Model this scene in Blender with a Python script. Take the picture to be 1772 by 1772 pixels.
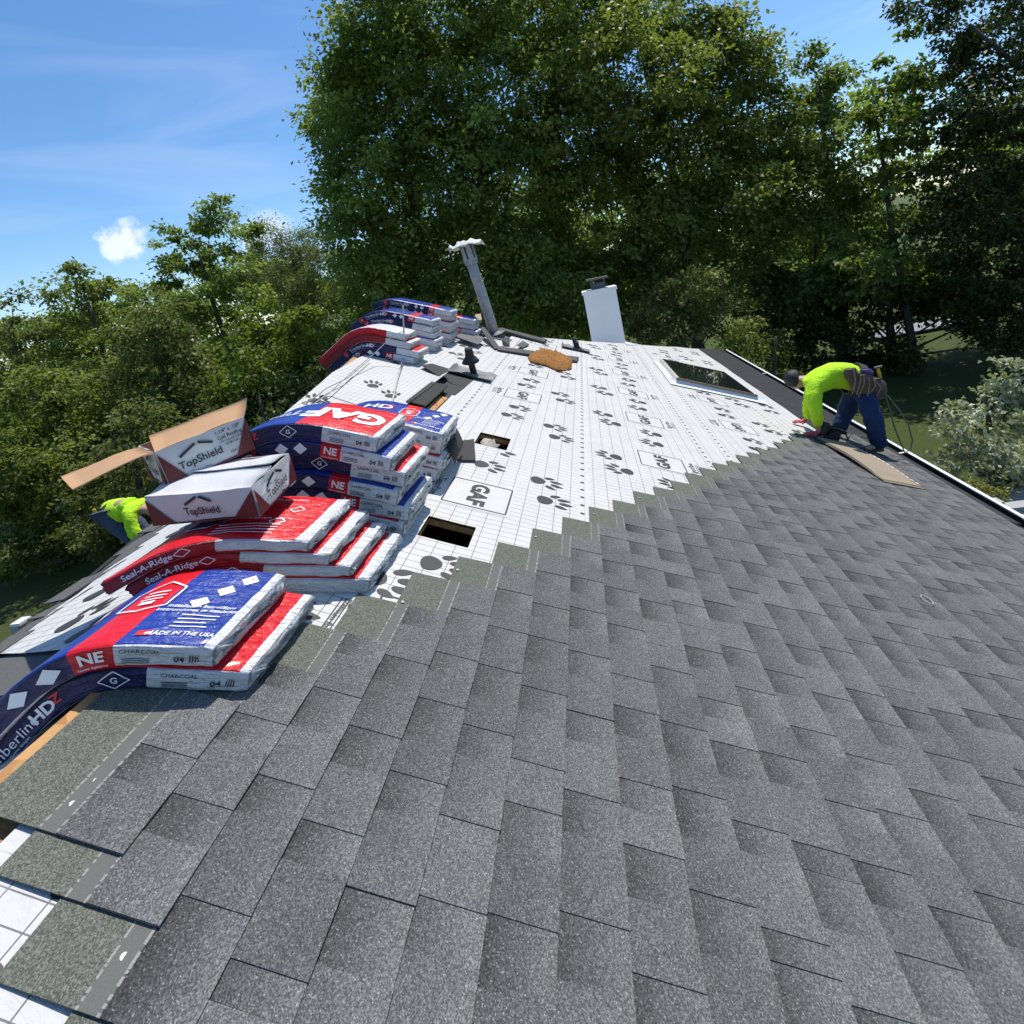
import bpy, bmesh, math, random
import numpy as np
from mathutils import Vector, Matrix, noise as mnoise

# ------------------------------------------------------------------ scene, camera, light
for o in list(bpy.data.objects): bpy.data.objects.remove(o, do_unlink=True)
scene = bpy.context.scene
COL = scene.collection
rad = math.radians

F, CX, CY, W = 887.0, 886.0, 591.0, 1772.0       # lens of the photograph in its own pixels
def _n(a): a = np.asarray(a, float); return a / np.linalg.norm(a)
_v1 = _n([1005 - CX, 463 - CY, F])
_up = _n(np.cross([1, -.205, 0], _v1))
_xx = np.cross(_v1, _up)
RC = np.array([_xx, _v1, _up])                    # camera -> world
TH = rad(22.75)                                   # roof pitch
DN = np.array([math.cos(TH), 0, -math.sin(TH)])   # down the front slope
NN = np.array([math.sin(TH), 0, math.cos(TH)])    # front slope normal
CAM = .96 * DN + 1.306 * NN
cam_data = bpy.data.cameras.new('camera')
cam = bpy.data.objects.new('camera', cam_data); COL.objects.link(cam)
r, d_, f_ = RC @ [1, 0, 0], RC @ [0, 1, 0], RC @ [0, 0, 1]
M = Matrix([[r[0], -d_[0], -f_[0], CAM[0]], [r[1], -d_[1], -f_[1], CAM[1]], [r[2], -d_[2], -f_[2], CAM[2]], [0, 0, 0, 1]])
cam.matrix_world = M
cam_data.sensor_width = 36; cam_data.lens = F / W * 36
cam_data.shift_y = -(W / 2 - CY) / W
cam_data.clip_start = .05; cam_data.clip_end = 3000
scene.camera = cam
scene.render.resolution_x = 1024; scene.render.resolution_y = 1024

SUN = _n([.16, .36, .92])
sun_el = math.asin(SUN[2]); sun_az = math.atan2(SUN[0], SUN[1])
world = bpy.data.worlds.new('World'); scene.world = world; world.use_nodes = True
sd = bpy.data.lights.new('sun', 'SUN'); sd.energy = 4.1; sd.angle = rad(.55); sd.color = (1, .95, .86)
sun = bpy.data.objects.new('sun', sd); COL.objects.link(sun)
sun.rotation_euler = Vector(tuple(SUN)).to_track_quat('Z', 'Y').to_euler()
scene.view_settings.view_transform = 'Standard'; scene.view_settings.look = 'None'
scene.view_settings.exposure = 0.35; scene.view_settings.gamma = 1.0
scene.view_settings.use_curve_mapping = False

def ray(px, py): return RC @ np.array([(px - CX) / F, (py - CY) / F, 1.0])
def at(px, py, Y): dd = ray(px, py); return CAM + dd * ((Y - CAM[1]) / dd[1])
def atz(px, py, Z): dd = ray(px, py); return CAM + dd * ((Z - CAM[2]) / dd[2])
def project(P):
    q = RC.T @ (np.asarray(P, float) - CAM); return q[0] / q[2] * F + CX, q[1] / q[2] * F + CY

def world_nodes():
    nt = world.node_tree; N = nt.nodes; L = nt.links
    for n in list(N): N.remove(n)
    out = N.new('ShaderNodeOutputWorld'); bg = N.new('ShaderNodeBackground'); bg.inputs['Strength'].default_value = .15
    sky = N.new('ShaderNodeTexSky'); sky.sky_type = 'NISHITA'; sky.sun_disc = False
    sky.sun_elevation = sun_el; sky.sun_rotation = sun_az
    sky.altitude = 200; sky.air_density = 1.0; sky.dust_density = .5; sky.ozone_density = 2.6
    tc = N.new('ShaderNodeTexCoord')
    # thin high cirrus: stretched noise over the whole sky
    mp = N.new('ShaderNodeMapping'); mp.vector_type = 'POINT'; mp.inputs['Rotation'].default_value = (rad(8), rad(20), rad(35)); mp.inputs['Scale'].default_value = (1.1, 1.5, 7.5)
    L.new(tc.outputs['Generated'], mp.inputs['Vector'])
    nz = N.new('ShaderNodeTexNoise'); nz.inputs['Scale'].default_value = 1.7; nz.inputs['Detail'].default_value = 5; nz.inputs['Roughness'].default_value = .5; nz.inputs['Distortion'].default_value = .6
    L.new(mp.outputs['Vector'], nz.inputs['Vector'])
    rp = N.new('ShaderNodeValToRGB'); rp.color_ramp.elements[0].position = .50; rp.color_ramp.elements[1].position = .82
    rp.color_ramp.elements[0].color = (0, 0, 0, 1); rp.color_ramp.elements[1].color = (.19, .19, .19, 1)
    L.new(nz.outputs['Fac'], rp.inputs['Fac'])
    # small fair-weather cumulus clouds standing low over the trees
    acc = rp.outputs['Color']
    dist = N.new('ShaderNodeTexNoise'); dist.inputs['Scale'].default_value = 26; dist.inputs['Detail'].default_value = 6; dist.inputs['Roughness'].default_value = .6
    L.new(tc.outputs['Generated'], dist.inputs['Vector'])
    sub = N.new('ShaderNodeVectorMath'); sub.operation = 'SUBTRACT'; sub.inputs[1].default_value = (.5, .5, .5); L.new(dist.outputs['Color'], sub.inputs[0])
    scl = N.new('ShaderNodeVectorMath'); scl.operation = 'SCALE'; scl.inputs['Scale'].default_value = .075; L.new(sub.outputs[0], scl.inputs[0])
    nrm = N.new('ShaderNodeVectorMath'); nrm.operation = 'NORMALIZE'; L.new(tc.outputs['Generated'], nrm.inputs[0])
    add = N.new('ShaderNodeVectorMath'); add.operation = 'ADD'; L.new(nrm.outputs[0], add.inputs[0]); L.new(scl.outputs[0], add.inputs[1])
    for (px, py, rr, st) in [(207, 424, .026, .8), (190, 430, .020, .75), (226, 408, .022, .8), (215, 418, .02, .8), (470, 400, .04, .5), (435, 412, .03, .45), (95, 640, .03, .45)]:
        c = _n(ray(px, py))
        ds = N.new('ShaderNodeVectorMath'); ds.operation = 'DISTANCE'; ds.inputs[1].default_value = tuple(c); L.new(add.outputs[0], ds.inputs[0])
        mr = N.new('ShaderNodeMapRange'); mr.interpolation_type = 'SMOOTHSTEP'
        mr.inputs['From Min'].default_value = rr * .45; mr.inputs['From Max'].default_value = rr * 1.15
        mr.inputs['To Min'].default_value = st; mr.inputs['To Max'].default_value = 0
        L.new(ds.outputs['Value'], mr.inputs['Value'])
        mx = N.new('ShaderNodeMath'); mx.operation = 'MAXIMUM'; L.new(acc, mx.inputs[0]); L.new(mr.outputs[0], mx.inputs[1]); acc = mx.outputs[0]
    mix = N.new('ShaderNodeMixRGB'); mix.inputs['Color2'].default_value = (5.6, 5.8, 6.2, 1)
    hs = N.new('ShaderNodeHueSaturation'); hs.inputs['Saturation'].default_value = 1.22; hs.inputs['Value'].default_value = .9
    L.new(sky.outputs['Color'], hs.inputs['Color'])
    L.new(acc, mix.inputs['Fac']); L.new(hs.outputs['Color'], mix.inputs['Color1'])
    L.new(mix.outputs['Color'], bg.inputs['Color']); L.new(bg.outputs[0], out.inputs['Surface'])
world_nodes()

# ------------------------------------------------------------------ materials
MATS = {}
class NT:
    def __init__(s, name):
        s.m = bpy.data.materials.new(name); s.m.use_nodes = True; s.t = s.m.node_tree
        s.b = s.t.nodes['Principled BSDF']; s.out = s.t.nodes['Material Output']
    def n(s, typ, **k):
        nd = s.t.nodes.new('ShaderNode' + typ)
        for a, v in k.items():
            if a in nd.inputs: nd.inputs[a].default_value = v
            else: setattr(nd, a, v)
        return nd
    def l(s, a, b): s.t.links.new(a, b)
    def noise(s, vec, scale, detail=4, rough=.55, dist=0):
        nd = s.n('TexNoise'); nd.inputs['Scale'].default_value = scale; nd.inputs['Detail'].default_value = detail
        nd.inputs['Roughness'].default_value = rough; nd.inputs['Distortion'].default_value = dist
        if vec is not None: s.l(vec, nd.inputs['Vector'])
        return nd.outputs['Fac']
    def ramp(s, fac, stops):
        nd = s.n('ValToRGB'); cr = nd.color_ramp
        while len(cr.elements) < len(stops): cr.elements.new(.5)
        for e, (p, c) in zip(cr.elements, stops):
            e.position = p; e.color = (c[0], c[1], c[2], 1) if hasattr(c, '__len__') else (c, c, c, 1)
        s.l(fac, nd.inputs['Fac']); return nd.outputs['Color']
    def mix(s, fac, a, b, mode='MIX'):
        nd = s.n('MixRGB'); nd.blend_type = mode
        for sock, v in ((nd.inputs['Fac'], fac), (nd.inputs['Color1'], a), (nd.inputs['Color2'], b)):
            if isinstance(v, (int, float)): sock.default_value = v if sock.name == 'Fac' else (v, v, v, 1)
            elif isinstance(v, tuple): sock.default_value = (v[0], v[1], v[2], 1)
            else: s.l(v, sock)
        return nd.outputs['Color']
    def math(s, op, a, b=0.0, c=None):
        nd = s.n('Math'); nd.operation = op
        for i, v in enumerate((a, b) if c is None else (a, b, c)):
            if isinstance(v, (int, float)): nd.inputs[i].default_value = v
            else: s.l(v, nd.inputs[i])
        return nd.outputs[0]
    def bump(s, h, strength=.3, dist=.01):
        nd = s.n('Bump'); nd.inputs['Strength'].default_value = strength; nd.inputs['Distance'].default_value = dist
        s.l(h, nd.inputs['Height']); s.l(nd.outputs[0], s.b.inputs['Normal'])
    def coord(s, k='Object'): return s.n('TexCoord').outputs[k]
    def attr(s, name, out='Color'): nd = s.n('Attribute'); nd.attribute_name = name; return nd.outputs[out]
    def base(s, c, rough=.6, metal=0, spec=None):
        if isinstance(c, tuple): s.b.inputs['Base Color'].default_value = (c[0], c[1], c[2], 1)
        else: s.l(c, s.b.inputs['Base Color'])
        if isinstance(rough, (int, float)): s.b.inputs['Roughness'].default_value = rough
        else: s.l(rough, s.b.inputs['Roughness'])
        s.b.inputs['Metallic'].default_value = metal
        if spec is not None: s.b.inputs['Specular IOR Level'].default_value = spec
        return s.m

def simple(name, col, rough=.6, metal=0, var=.25, scale=8, bump=0, bscale=60, bdist=.004, spec=None):
    if name in MATS: return MATS[name]
    t = NT(name); co = t.coord()
    nz = t.noise(co, scale, 5)
    c = t.mix(nz, tuple(x * (1 - var) for x in col), tuple(min(1, x * (1 + var)) for x in col))
    t.base(c, rough, metal, spec)
    if bump: t.bump(t.noise(co, bscale, 4), bump, bdist)
    MATS[name] = t.m; return t.m

def mat_shingle():
    t = NT('shingle_granules')
    uv = t.coord('UV'); sp = t.n('SeparateXYZ'); t.l(uv, sp.inputs[0])
    x, v = sp.outputs[0], sp.outputs[1]
    ob = t.coord('Object'); oi = t.n('ObjectInfo')
    tone = t.attr('tone')
    st = t.n('SeparateColor'); t.l(tone, st.inputs[0])
    base, grad = st.outputs[0], st.outputs[1]
    # granules
    off = t.n('VectorMath'); off.operation = 'ADD'; t.l(ob, off.inputs[0])
    rv = t.n('CombineXYZ'); t.l(t.math('MULTIPLY', oi.outputs['Random'], 37.0), rv.inputs[0]); t.l(t.math('MULTIPLY', oi.outputs['Random'], 91.0), rv.inputs[1]); t.l(rv.outputs[0], off.inputs[1])
    g1 = t.noise(off.outputs[0], 330, 3, .7)
    g2 = t.noise(off.outputs[0], 120, 2, .6)
    vor = t.n('TexVoronoi'); vor.inputs['Scale'].default_value = 450; t.l(off.outputs[0], vor.inputs['Vector'])
    cellv = t.n('SeparateColor'); t.l(vor.outputs['Color'], cellv.inputs[0])
    patch = t.noise(off.outputs[0], 9, 4, .6)
    # exposed face: printed shadow band, dark at the top of a tab and paler towards its butt
    e = t.n('MapRange'); e.inputs['From Min'].default_value = .19; e.inputs['From Max'].default_value = .337; t.l(v, e.inputs['Value'])
    ee = t.math('ADD', e.outputs[0], t.math('MULTIPLY', t.math('SUBTRACT', g2, .5), .35))
    lum = t.math('ADD', t.math('MULTIPLY', grad, t.math('SUBTRACT', ee, .55)), base)
    lum = t.math('MULTIPLY', lum, t.math('ADD', .80, t.math('ADD', t.math('MULTIPLY', patch, .5), t.math('MULTIPLY', oi.outputs['Random'], .16))))
    gran = t.math('ADD', .14, t.math('ADD', t.math('MULTIPLY', t.math('POWER', cellv.outputs[0], 1.5), 1.15), t.math('MULTIPLY', g1, .90)))
    lum = t.math('MULTIPLY', t.math('MULTIPLY', lum, gran), .69)
    spark = t.ramp(cellv.outputs[1], [(.93, 0), (.97, 1)])
    lum = t.math('ADD', lum, t.math('MULTIPLY', spark, .13))
    cc = t.n('CombineColor'); t.l(t.math('MULTIPLY', lum, 1.0), cc.inputs[0]); t.l(t.math('MULTIPLY', lum, 1.0), cc.inputs[1]); t.l(t.math('MULTIPLY', lum, .985), cc.inputs[2])
    # headlap: olive-grey granules
    lh = t.math('MULTIPLY', gran, .125)
    ch = t.n('CombineColor'); t.l(t.math('MULTIPLY', lh, .95), ch.inputs[0]); t.l(lh, ch.inputs[1]); t.l(t.math('MULTIPLY', lh, .82), ch.inputs[2])
    # nail zone: smooth dark strip, dashed white lines at both edges
    strip = t.mix(g1, (.10, .102, .094), (.17, .17, .155))
    m_head = t.math('LESS_THAN', v, .148)
    m_exp = t.math('GREATER_THAN', v, .189)
    col = t.mix(m_exp, strip, cc.outputs[0]); col = t.mix(m_head, col, ch.outputs[0])
    dash = t.math('GREATER_THAN', t.noise(None, 1, 0), 2)
    dn = t.n('TexNoise'); dn.noise_dimensions = '1D'; dn.inputs['Scale'].default_value = 95; dn.inputs['Detail'].default_value = 2; t.l(x, dn.inputs['W'])
    dsh = t.math('GREATER_THAN', dn.outputs['Fac'], .47)
    l1 = t.math('COMPARE', v, .149, .0022); l2 = t.math('COMPARE', v, .188, .003)
    lines = t.math('MULTIPLY', t.math('MAXIMUM', l1, l2), dsh)
    col = t.mix(t.math('MULTIPLY', t.math('MULTIPLY', lines, .75), g1), col, (.55, .55, .52))
    # scuffs: pale scratches rubbed across the roof
    sc = t.ramp(t.noise(off.outputs[0], 5.0, 6, .75, 1.6), [(.73, 0), (.78, 1)])
    col = t.mix(t.math('MULTIPLY', t.math('MULTIPLY', sc, .5), g1), col, (.5, .5, .5))
    t.base(col, .93, 0, .25)
    t.bump(t.math('ADD', cellv.outputs[2], g1), .75, .0016)
    return t.m

def mat_underlay():
    t = NT('underlayment_fabric')
    uv = t.coord('UV'); sp = t.n('SeparateXYZ'); t.l(uv, sp.inputs[0]); a, b = sp.outputs[0], sp.outputs[1]
    def line(c, per, w):
        m = t.math('FRACT', t.math('ADD', t.math('DIVIDE', c, per), .5)); return t.math('LESS_THAN', t.math('ABSOLUTE', t.math('SUBTRACT', m, .5)), w / per / 2)
    g = t.math('MAXIMUM', line(a, .0436, .0028), line(b, .083, .0032))
    keep = t.attr('grid', 'Fac')           # 0 where the sheet is printed without grid lines
    g = t.math('MULTIPLY', g, keep)
    co = t.coord()
    dirt = t.noise(co, 3.0, 6, .65)
    fine = t.noise(co, 60, 3, .6)
    c = t.mix(dirt, (.47, .466, .455), (.63, .624, .608))
    c = t.mix(t.math('MULTIPLY', fine, .12), c, (.5, .5, .5))
    c = t.mix(t.math('MULTIPLY', g, .8), c, (.05, .05, .055))
    smear = t.ramp(t.noise(co, 14, 5, .7, .8), [(.64, 0), (.74, 1)])
    c = t.mix(t.math('MULTIPLY', smear, .3), c, (.33, .31, .28))
    t.base(c, .55, 0, .35)
    t.bump(t.math('ADD', t.noise(co, 5.5, 5, .6, .7), t.math('MULTIPLY', t.noise(co, 700, 1), .05)), .75, .026)
    return t.m

def mat_ink():
    t = NT('grey_printing_ink'); nz = t.noise(t.coord(), 90, 4)
    return t.base(t.mix(nz, (.018, .018, .019), (.042, .042, .044)), .6)

def mat_wrap():
    t = NT('printed_plastic_wrap')
    c = t.attr('col'); co = t.coord()
    uv = t.coord('UV')
    mp = t.n('Mapping'); mp.inputs['Rotation'].default_value = (0, 0, rad(52)); mp.inputs['Scale'].default_value = (6, 34, 1); t.l(uv, mp.inputs['Vector'])
    pl = t.noise(mp.outputs[0], 1.6, 4, .55, .5)
    wr = t.noise(co, 38, 4, .6, .6)
    cc = t.mix(t.math('MULTIPLY', t.noise(co, 7, 4), .12), c, (.03, .03, .035))
    t.base(cc, .34, 0, .42)
    try:
        t.b.inputs['Coat Weight'].default_value = .12; t.b.inputs['Coat Roughness'].default_value = .15
    except KeyError: pass
    t.bump(t.math('MULTIPLY', t.math('ADD', t.math('POWER', pl, 1.5), t.math('MULTIPLY', wr, .6)), t.attr('wrinkle', 'Fac')), 1.0, .024)
    return t.m

def mat_leaf(name, dark, light, rough=.5, trans=.22):
    if name in MATS: return MATS[name]
    t = NT(name)
    tint = t.attr('tint', 'Fac')
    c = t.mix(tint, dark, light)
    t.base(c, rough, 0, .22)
    tr = t.n('BsdfTranslucent'); t.l(t.mix(.5, c, (light[0] * 1.3, light[1] * 1.5, light[2] * .5)), tr.inputs['Color'])
    ms = t.n('MixShader'); ms.inputs[0].default_value = trans
    t.l(t.b.outputs[0], ms.inputs[1]); t.l(tr.outputs[0], ms.inputs[2]); t.l(ms.outputs[0], t.out.inputs['Surface'])
    MATS[name] = t.m; return t.m

def mat_bark():
    if 'bark' in MATS: return MATS['bark']
    t = NT('bark'); co = t.coord()
    mp = t.n('Mapping'); mp.inputs['Scale'].default_value = (6, 6, 1.2); t.l(co, mp.inputs['Vector'])
    nz = t.noise(mp.outputs[0], 3, 6, .65)
    t.base(t.mix(nz, (.03, .026, .021), (.12, .105, .085)), .9); t.bump(nz, .8, .03); MATS['bark'] = t.m; return t.m

def mat_grass():
    t = NT('lawn_grass'); co = t.coord()
    a = t.noise(co, .16, 5, .6); b = t.noise(co, 3.5, 5, .7); c = t.noise(co, 40, 3, .7)
    col = t.mix(a, (.050, .085, .018), (.095, .135, .030)); col = t.mix(t.math('MULTIPLY', b, .6), col, (.12, .13, .045))
    col = t.mix(t.math('MULTIPLY', c, .5), col, (.03, .05, .012))
    t.base(col, .9, 0, .2); t.bump(t.math('ADD', b, c), 1.0, .06); return t.m

def mat_osb():
    t = NT('osb_board'); co = t.coord()
    v = t.n('TexVoronoi'); v.inputs['Scale'].default_value = 26; t.l(co, v.inputs['Vector'])
    s_ = t.n('SeparateColor'); t.l(v.outputs['Color'], s_.inputs[0])
    c = t.mix(s_.outputs[0], (.36, .17, .055), (.62, .36, .14)); c = t.mix(t.math('MULTIPLY', t.noise(co, 60, 4), .5), c, (.25, .1, .03))
    t.base(c, .8); t.bump(s_.outputs[1], .5, .004); return t.m

def mat_card():
    t = NT('brown_cardboard'); co = t.coord(); uv = t.coord('UV')
    w = t.n('TexWave'); w.inputs['Scale'].default_value = 46; t.l(uv, w.inputs['Vector'])
    c = t.mix(t.noise(co, 11, 5), (.40, .225, .11), (.50, .30, .16))
    t.base(c, .8); t.bump(t.math('ADD', t.math('MULTIPLY', w.outputs['Fac'], .25), t.noise(co, 12, 4)), .4, .004); return t.m

def mat_fabric(name, col, var=.3, fold=18, rough=.85, weave=400, bd=.03):
    if name in MATS: return MATS[name]
    t = NT(name); co = t.coord()
    f = t.noise(co, fold, 4, .55, .8)
    c = t.mix(f, tuple(x * (1 - var) for x in col), tuple(x * (1 + var * .4) for x in col))
    t.base(c, rough, 0, .2); t.bump(t.math('ADD', f, t.math('MULTIPLY', t.noise(co, weave, 2), .06)), .7, bd); MATS[name] = t.m; return t.m

def mat_galv():
    t = NT('galvanised_steel'); co = t.coord()
    v = t.n('TexVoronoi'); v.inputs['Scale'].default_value = 24; t.l(co, v.inputs['Vector'])
    s_ = t.n('SeparateColor'); t.l(v.outputs['Color'], s_.inputs[0])
    c = t.mix(s_.outputs[0], (.34, .34, .345), (.50, .50, .50)); c = t.mix(t.math('MULTIPLY', t.noise(co, 6, 5, .7), .6), c, (.22, .22, .22))
    t.base(c, .5, .25); return t.m

def mat_foam():
    t = NT('aged_orange_foam'); co = t.coord()
    a = t.noise(co, 40, 6, .75)
    t.base(t.mix(a, (.20, .07, .012), (.56, .27, .07)), .95); t.bump(a, 1, .03); return t.m

SH = mat_shingle(); UL = mat_underlay(); INK = mat_ink(); WRAP = mat_wrap(); OSB = mat_osb(); CARD = mat_card(); GALV = mat_galv()
WHITE = simple('white_paint', (.72, .73, .75), .45, var=.06, scale=4)
BLACKM = simple('black_membrane', (.022, .022, .024), .75, var=.4, scale=12, bump=.5, bscale=30)
BLACKP = simple('black_plastic', (.012, .012, .013), .5, var=.2)
DARKG = simple('weathered_grey_metal', (.10, .10, .105), .6, var=.4, scale=9, bump=.2)
INKW = simple('white_printing_ink', (.80, .80, .82), .4, var=.04)
INKR = simple('red_printing_ink', (.60, .012, .02), .4, var=.1)
INKB = simple('dark_navy_ink', (.014, .014, .045), .4, var=.1)
INKK = simple('black_carton_ink', (.02, .018, .025), .5, var=.1)
CARTW = simple('white_carton', (.56, .56, .57), .55, var=.20, scale=5, bump=.5, bscale=11, bdist=.010)
CARTR = simple('maroon_carton_print', (.115, .010, .016), .5, var=.15)
ROPE = simple('beige_rope', (.45, .42, .36), .8, var=.2, scale=60)
GRASS = mat_grass()

# ------------------------------------------------------------------ mesh helpers
def link(o, parent=None):
    COL.objects.link(o)
    if parent is not None: o.parent = parent
    return o
def mesh_obj(name, verts, faces, mats, parent=None, midx=None, smooth=False, uvs=None):
    me = bpy.data.meshes.new(name)
    me.from_pydata([tuple(map(float, v)) for v in verts], [], [tuple(f) for f in faces])
    for m in (mats if isinstance(mats, (list, tuple)) else [mats]): me.materials.append(m)
    if midx is not None: me.polygons.foreach_set('material_index', np.array(midx, dtype=np.int32))
    if smooth: me.polygons.foreach_set('use_smooth', np.ones(len(me.polygons), dtype=bool))
    if uvs is not None:
        l = me.uv_layers.new(name='UVMap'); vi = np.empty(len(me.loops), dtype=np.int32); me.loops.foreach_get('vertex_index', vi)
        l.data.foreach_set('uv', np.asarray(uvs, dtype=np.float32)[vi].ravel())
    me.update()
    return link(bpy.data.objects.new(name, me), parent)
def tag(o, label=None, cat=None, group=None, kind=None):
    if label: o['label'] = label
    if cat: o['category'] = cat
    if group: o['group'] = group
    if kind: o['kind'] = kind
    return o
def empty(name, loc=(0, 0, 0)):
    o = bpy.data.objects.new(name, None); o.location = tuple(loc); o.empty_display_size = .1
    return link(o)
def adopt(child, parent):
    """parent a mesh built in world space under an Empty that only has a location"""
    child.parent = parent; child.matrix_parent_inverse = Matrix.Translation(parent.location).inverted(); return child

class MB:
    def __init__(s): s.v = []; s.f = []; s.m = []
    def add(s, vs, fs, m=0):
        o = len(s.v); s.v += [tuple(map(float, p)) for p in vs]; s.f += [tuple(i + o for i in f) for f in fs]; s.m += [m] * len(fs); return s
    def box(s, c, ax, hs, m=0):
        c = np.asarray(c, float); A = [np.asarray(a, float) * h for a, h in zip(ax, hs)]
        vs = [c + i * A[0] + j * A[1] + k * A[2] for i in (-1, 1) for j in (-1, 1) for k in (-1, 1)]
        return s.add(vs, [(0, 1, 3, 2), (4, 6, 7, 5), (0, 4, 5, 1), (2, 3, 7, 6), (0, 2, 6, 4), (1, 5, 7, 3)], m)
    def tube(s, pts, rad_, n=8, m=0, cap=True):
        pts = [np.asarray(p, float) for p in pts]; R_ = rad_ if hasattr(rad_, '__len__') else [rad_] * len(pts)
        vs = []; ref = None
        for i, p in enumerate(pts):
            tdir = pts[min(i + 1, len(pts) - 1)] - pts[max(i - 1, 0)]; tdir = tdir / (np.linalg.norm(tdir) + 1e-9)
            if ref is None: ref = np.cross(tdir, [0, 0, 1] if abs(tdir[2]) < .9 else [1, 0, 0])
            ref = ref - tdir * (ref @ tdir); ref = ref / (np.linalg.norm(ref) + 1e-9); b = np.cross(tdir, ref)
            for k in range(n):
                a = 2 * math.pi * k / n; vs.append(p + R_[i] * (math.cos(a) * ref + math.sin(a) * b))
        fs = [(i * n + k, i * n + (k + 1) % n, (i + 1) * n + (k + 1) % n, (i + 1) * n + k) for i in range(len(pts) - 1) for k in range(n)]
        if cap: fs += [tuple(range(n))[::-1], tuple(range((len(pts) - 1) * n, len(pts) * n))]
        return s.add(vs, fs, m)
    def slab(s, poly, up, th, m=0):
        """a flat polygon given thickness th along up"""
        up = np.asarray(up, float) * th; n = len(poly); b = [np.asarray(p, float) for p in poly]
        vs = b + [p + up for p in b]
        return s.add(vs, [tuple(range(n))[::-1], tuple(range(n, 2 * n))] + [(i, (i + 1) % n, n + (i + 1) % n, n + i) for i in range(n)], m)
    def build(s, name, mats, parent=None, smooth=False): 
        return mesh_obj(name, s.v, s.f, mats, parent, s.m if isinstance(mats, (list, tuple)) else None, smooth)

YV = np.array([0., 1, 0]); ZV = np.array([0., 0, 1]); XV = np.array([1., 0, 0])
def P(v, u, h=0.0): return v * DN + u * YV + h * NN           # front slope
BK = rad(8); DB = np.array([-math.cos(BK), 0, -math.sin(BK)]); NB = np.array([-math.sin(BK), 0, math.cos(BK)])
def B(d, u, h=0.0): return d * DB + u * YV + h * NB           # back slope

BS = rad(21); DS = np.array([-math.cos(BS), 0, -math.sin(BS)]); NS = np.array([-math.sin(BS), 0, math.cos(BS)])
def BN(d, u, h=0.0): return d * DS + u * YV + h * NS          # nearer part of the back slope

def nz3(x, y, z=0.0): return mnoise.noise(Vector((x, y, z)))

TEXTS = {}
def text2d(s, off=0.0):
    """(points, faces) of a word in the built-in font, height of capitals = 1"""
    k = (s, off)
    if k in TEXTS: return TEXTS[k]
    c = bpy.data.curves.new('t', 'FONT'); c.body = s; c.size = 1.0; c.offset = off; c.resolution_u = 3; c.fill_mode = 'FRONT'
    o = bpy.data.objects.new('t', c); COL.objects.link(o)
    dg = bpy.context.evaluated_depsgraph_get(); me = o.evaluated_get(dg).to_mesh()
    pts = np.array([v.co[:2] for v in me.vertices]); fs = [tuple(p.vertices) for p in me.polygons]
    o.evaluated_get(dg).to_mesh_clear(); bpy.data.objects.remove(o); bpy.data.curves.remove(c)
    pts = pts / .70
    pts[:, 0] -= (pts[:, 0].min() + pts[:, 0].max()) / 2; pts[:, 1] -= .5
    TEXTS[k] = (pts, fs); return TEXTS[k]

# ------------------------------------------------------------------ the ground
GZ = -4.7
def ground():
    n = 60; ext = 900.0; vs = []; g = np.sign(np.linspace(-1, 1, n + 1)) * np.abs(np.linspace(-1, 1, n + 1)) ** 2.6 * ext
    for y in g:
        for x in g:
            r_ = math.hypot(x, y)
            z = GZ + .10 * nz3(x * .07, y * .07) * min(1, r_ / 9) + min(14, max(0, (r_ - 45)) * .02)
            vs.append((x, y, z))
    fs = [(j * (n + 1) + i, j * (n + 1) + i + 1, (j + 1) * (n + 1) + i + 1, (j + 1) * (n + 1) + i) for j in range(n) for i in range(n)]
    tag(mesh_obj('ground', vs, fs, GRASS, smooth=True), 'mown green lawn sloping round the house under the trees', 'ground', kind='structure')
ground()

# ------------------------------------------------------------------ the house and its roof
EAVE = 4.76
def uhip(v): return 8.12 + 1.03 * v
def vleft(u): return -.72 - .2 * (u - 3.0)
def hs(v, u): return .009 * nz3(v * 1.3, u * 1.3, 3.1) + .0035 * nz3(v * 3.1, u * 2.6, 7.7)
U0 = 6.9
def umap(u, v): return u if u <= U0 else U0 + (u - U0) * (uhip(v) - U0) / (13.05 - U0)
HOLES = [(.50, .735, 2.065, 2.25), (.505, .73, 3.29, 3.52)]
def lattice(vs, us, holes=()):
    cells = []
    for j in range(len(vs) - 1):
        for i in range(len(us) - 1):
            vm, um = (vs[j] + vs[j + 1]) / 2, (us[i] + us[i + 1]) / 2
            if any(a < vm < b and c < um < d for a, b, c, d in holes): continue
            cells.append((j, i))
    return cells
def span(a, b, step, extra=()):
    n = max(1, int(round((b - a) / step))); s_ = set(np.round(np.linspace(a, b, n + 1), 4).tolist()) | {e for e in extra if a < e < b}
    return sorted(s_)

house = empty('house', (0, 0, 0))
tag(house, 'house under a half shingled hip roof with white underlayment and white gutter', 'house')

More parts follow.
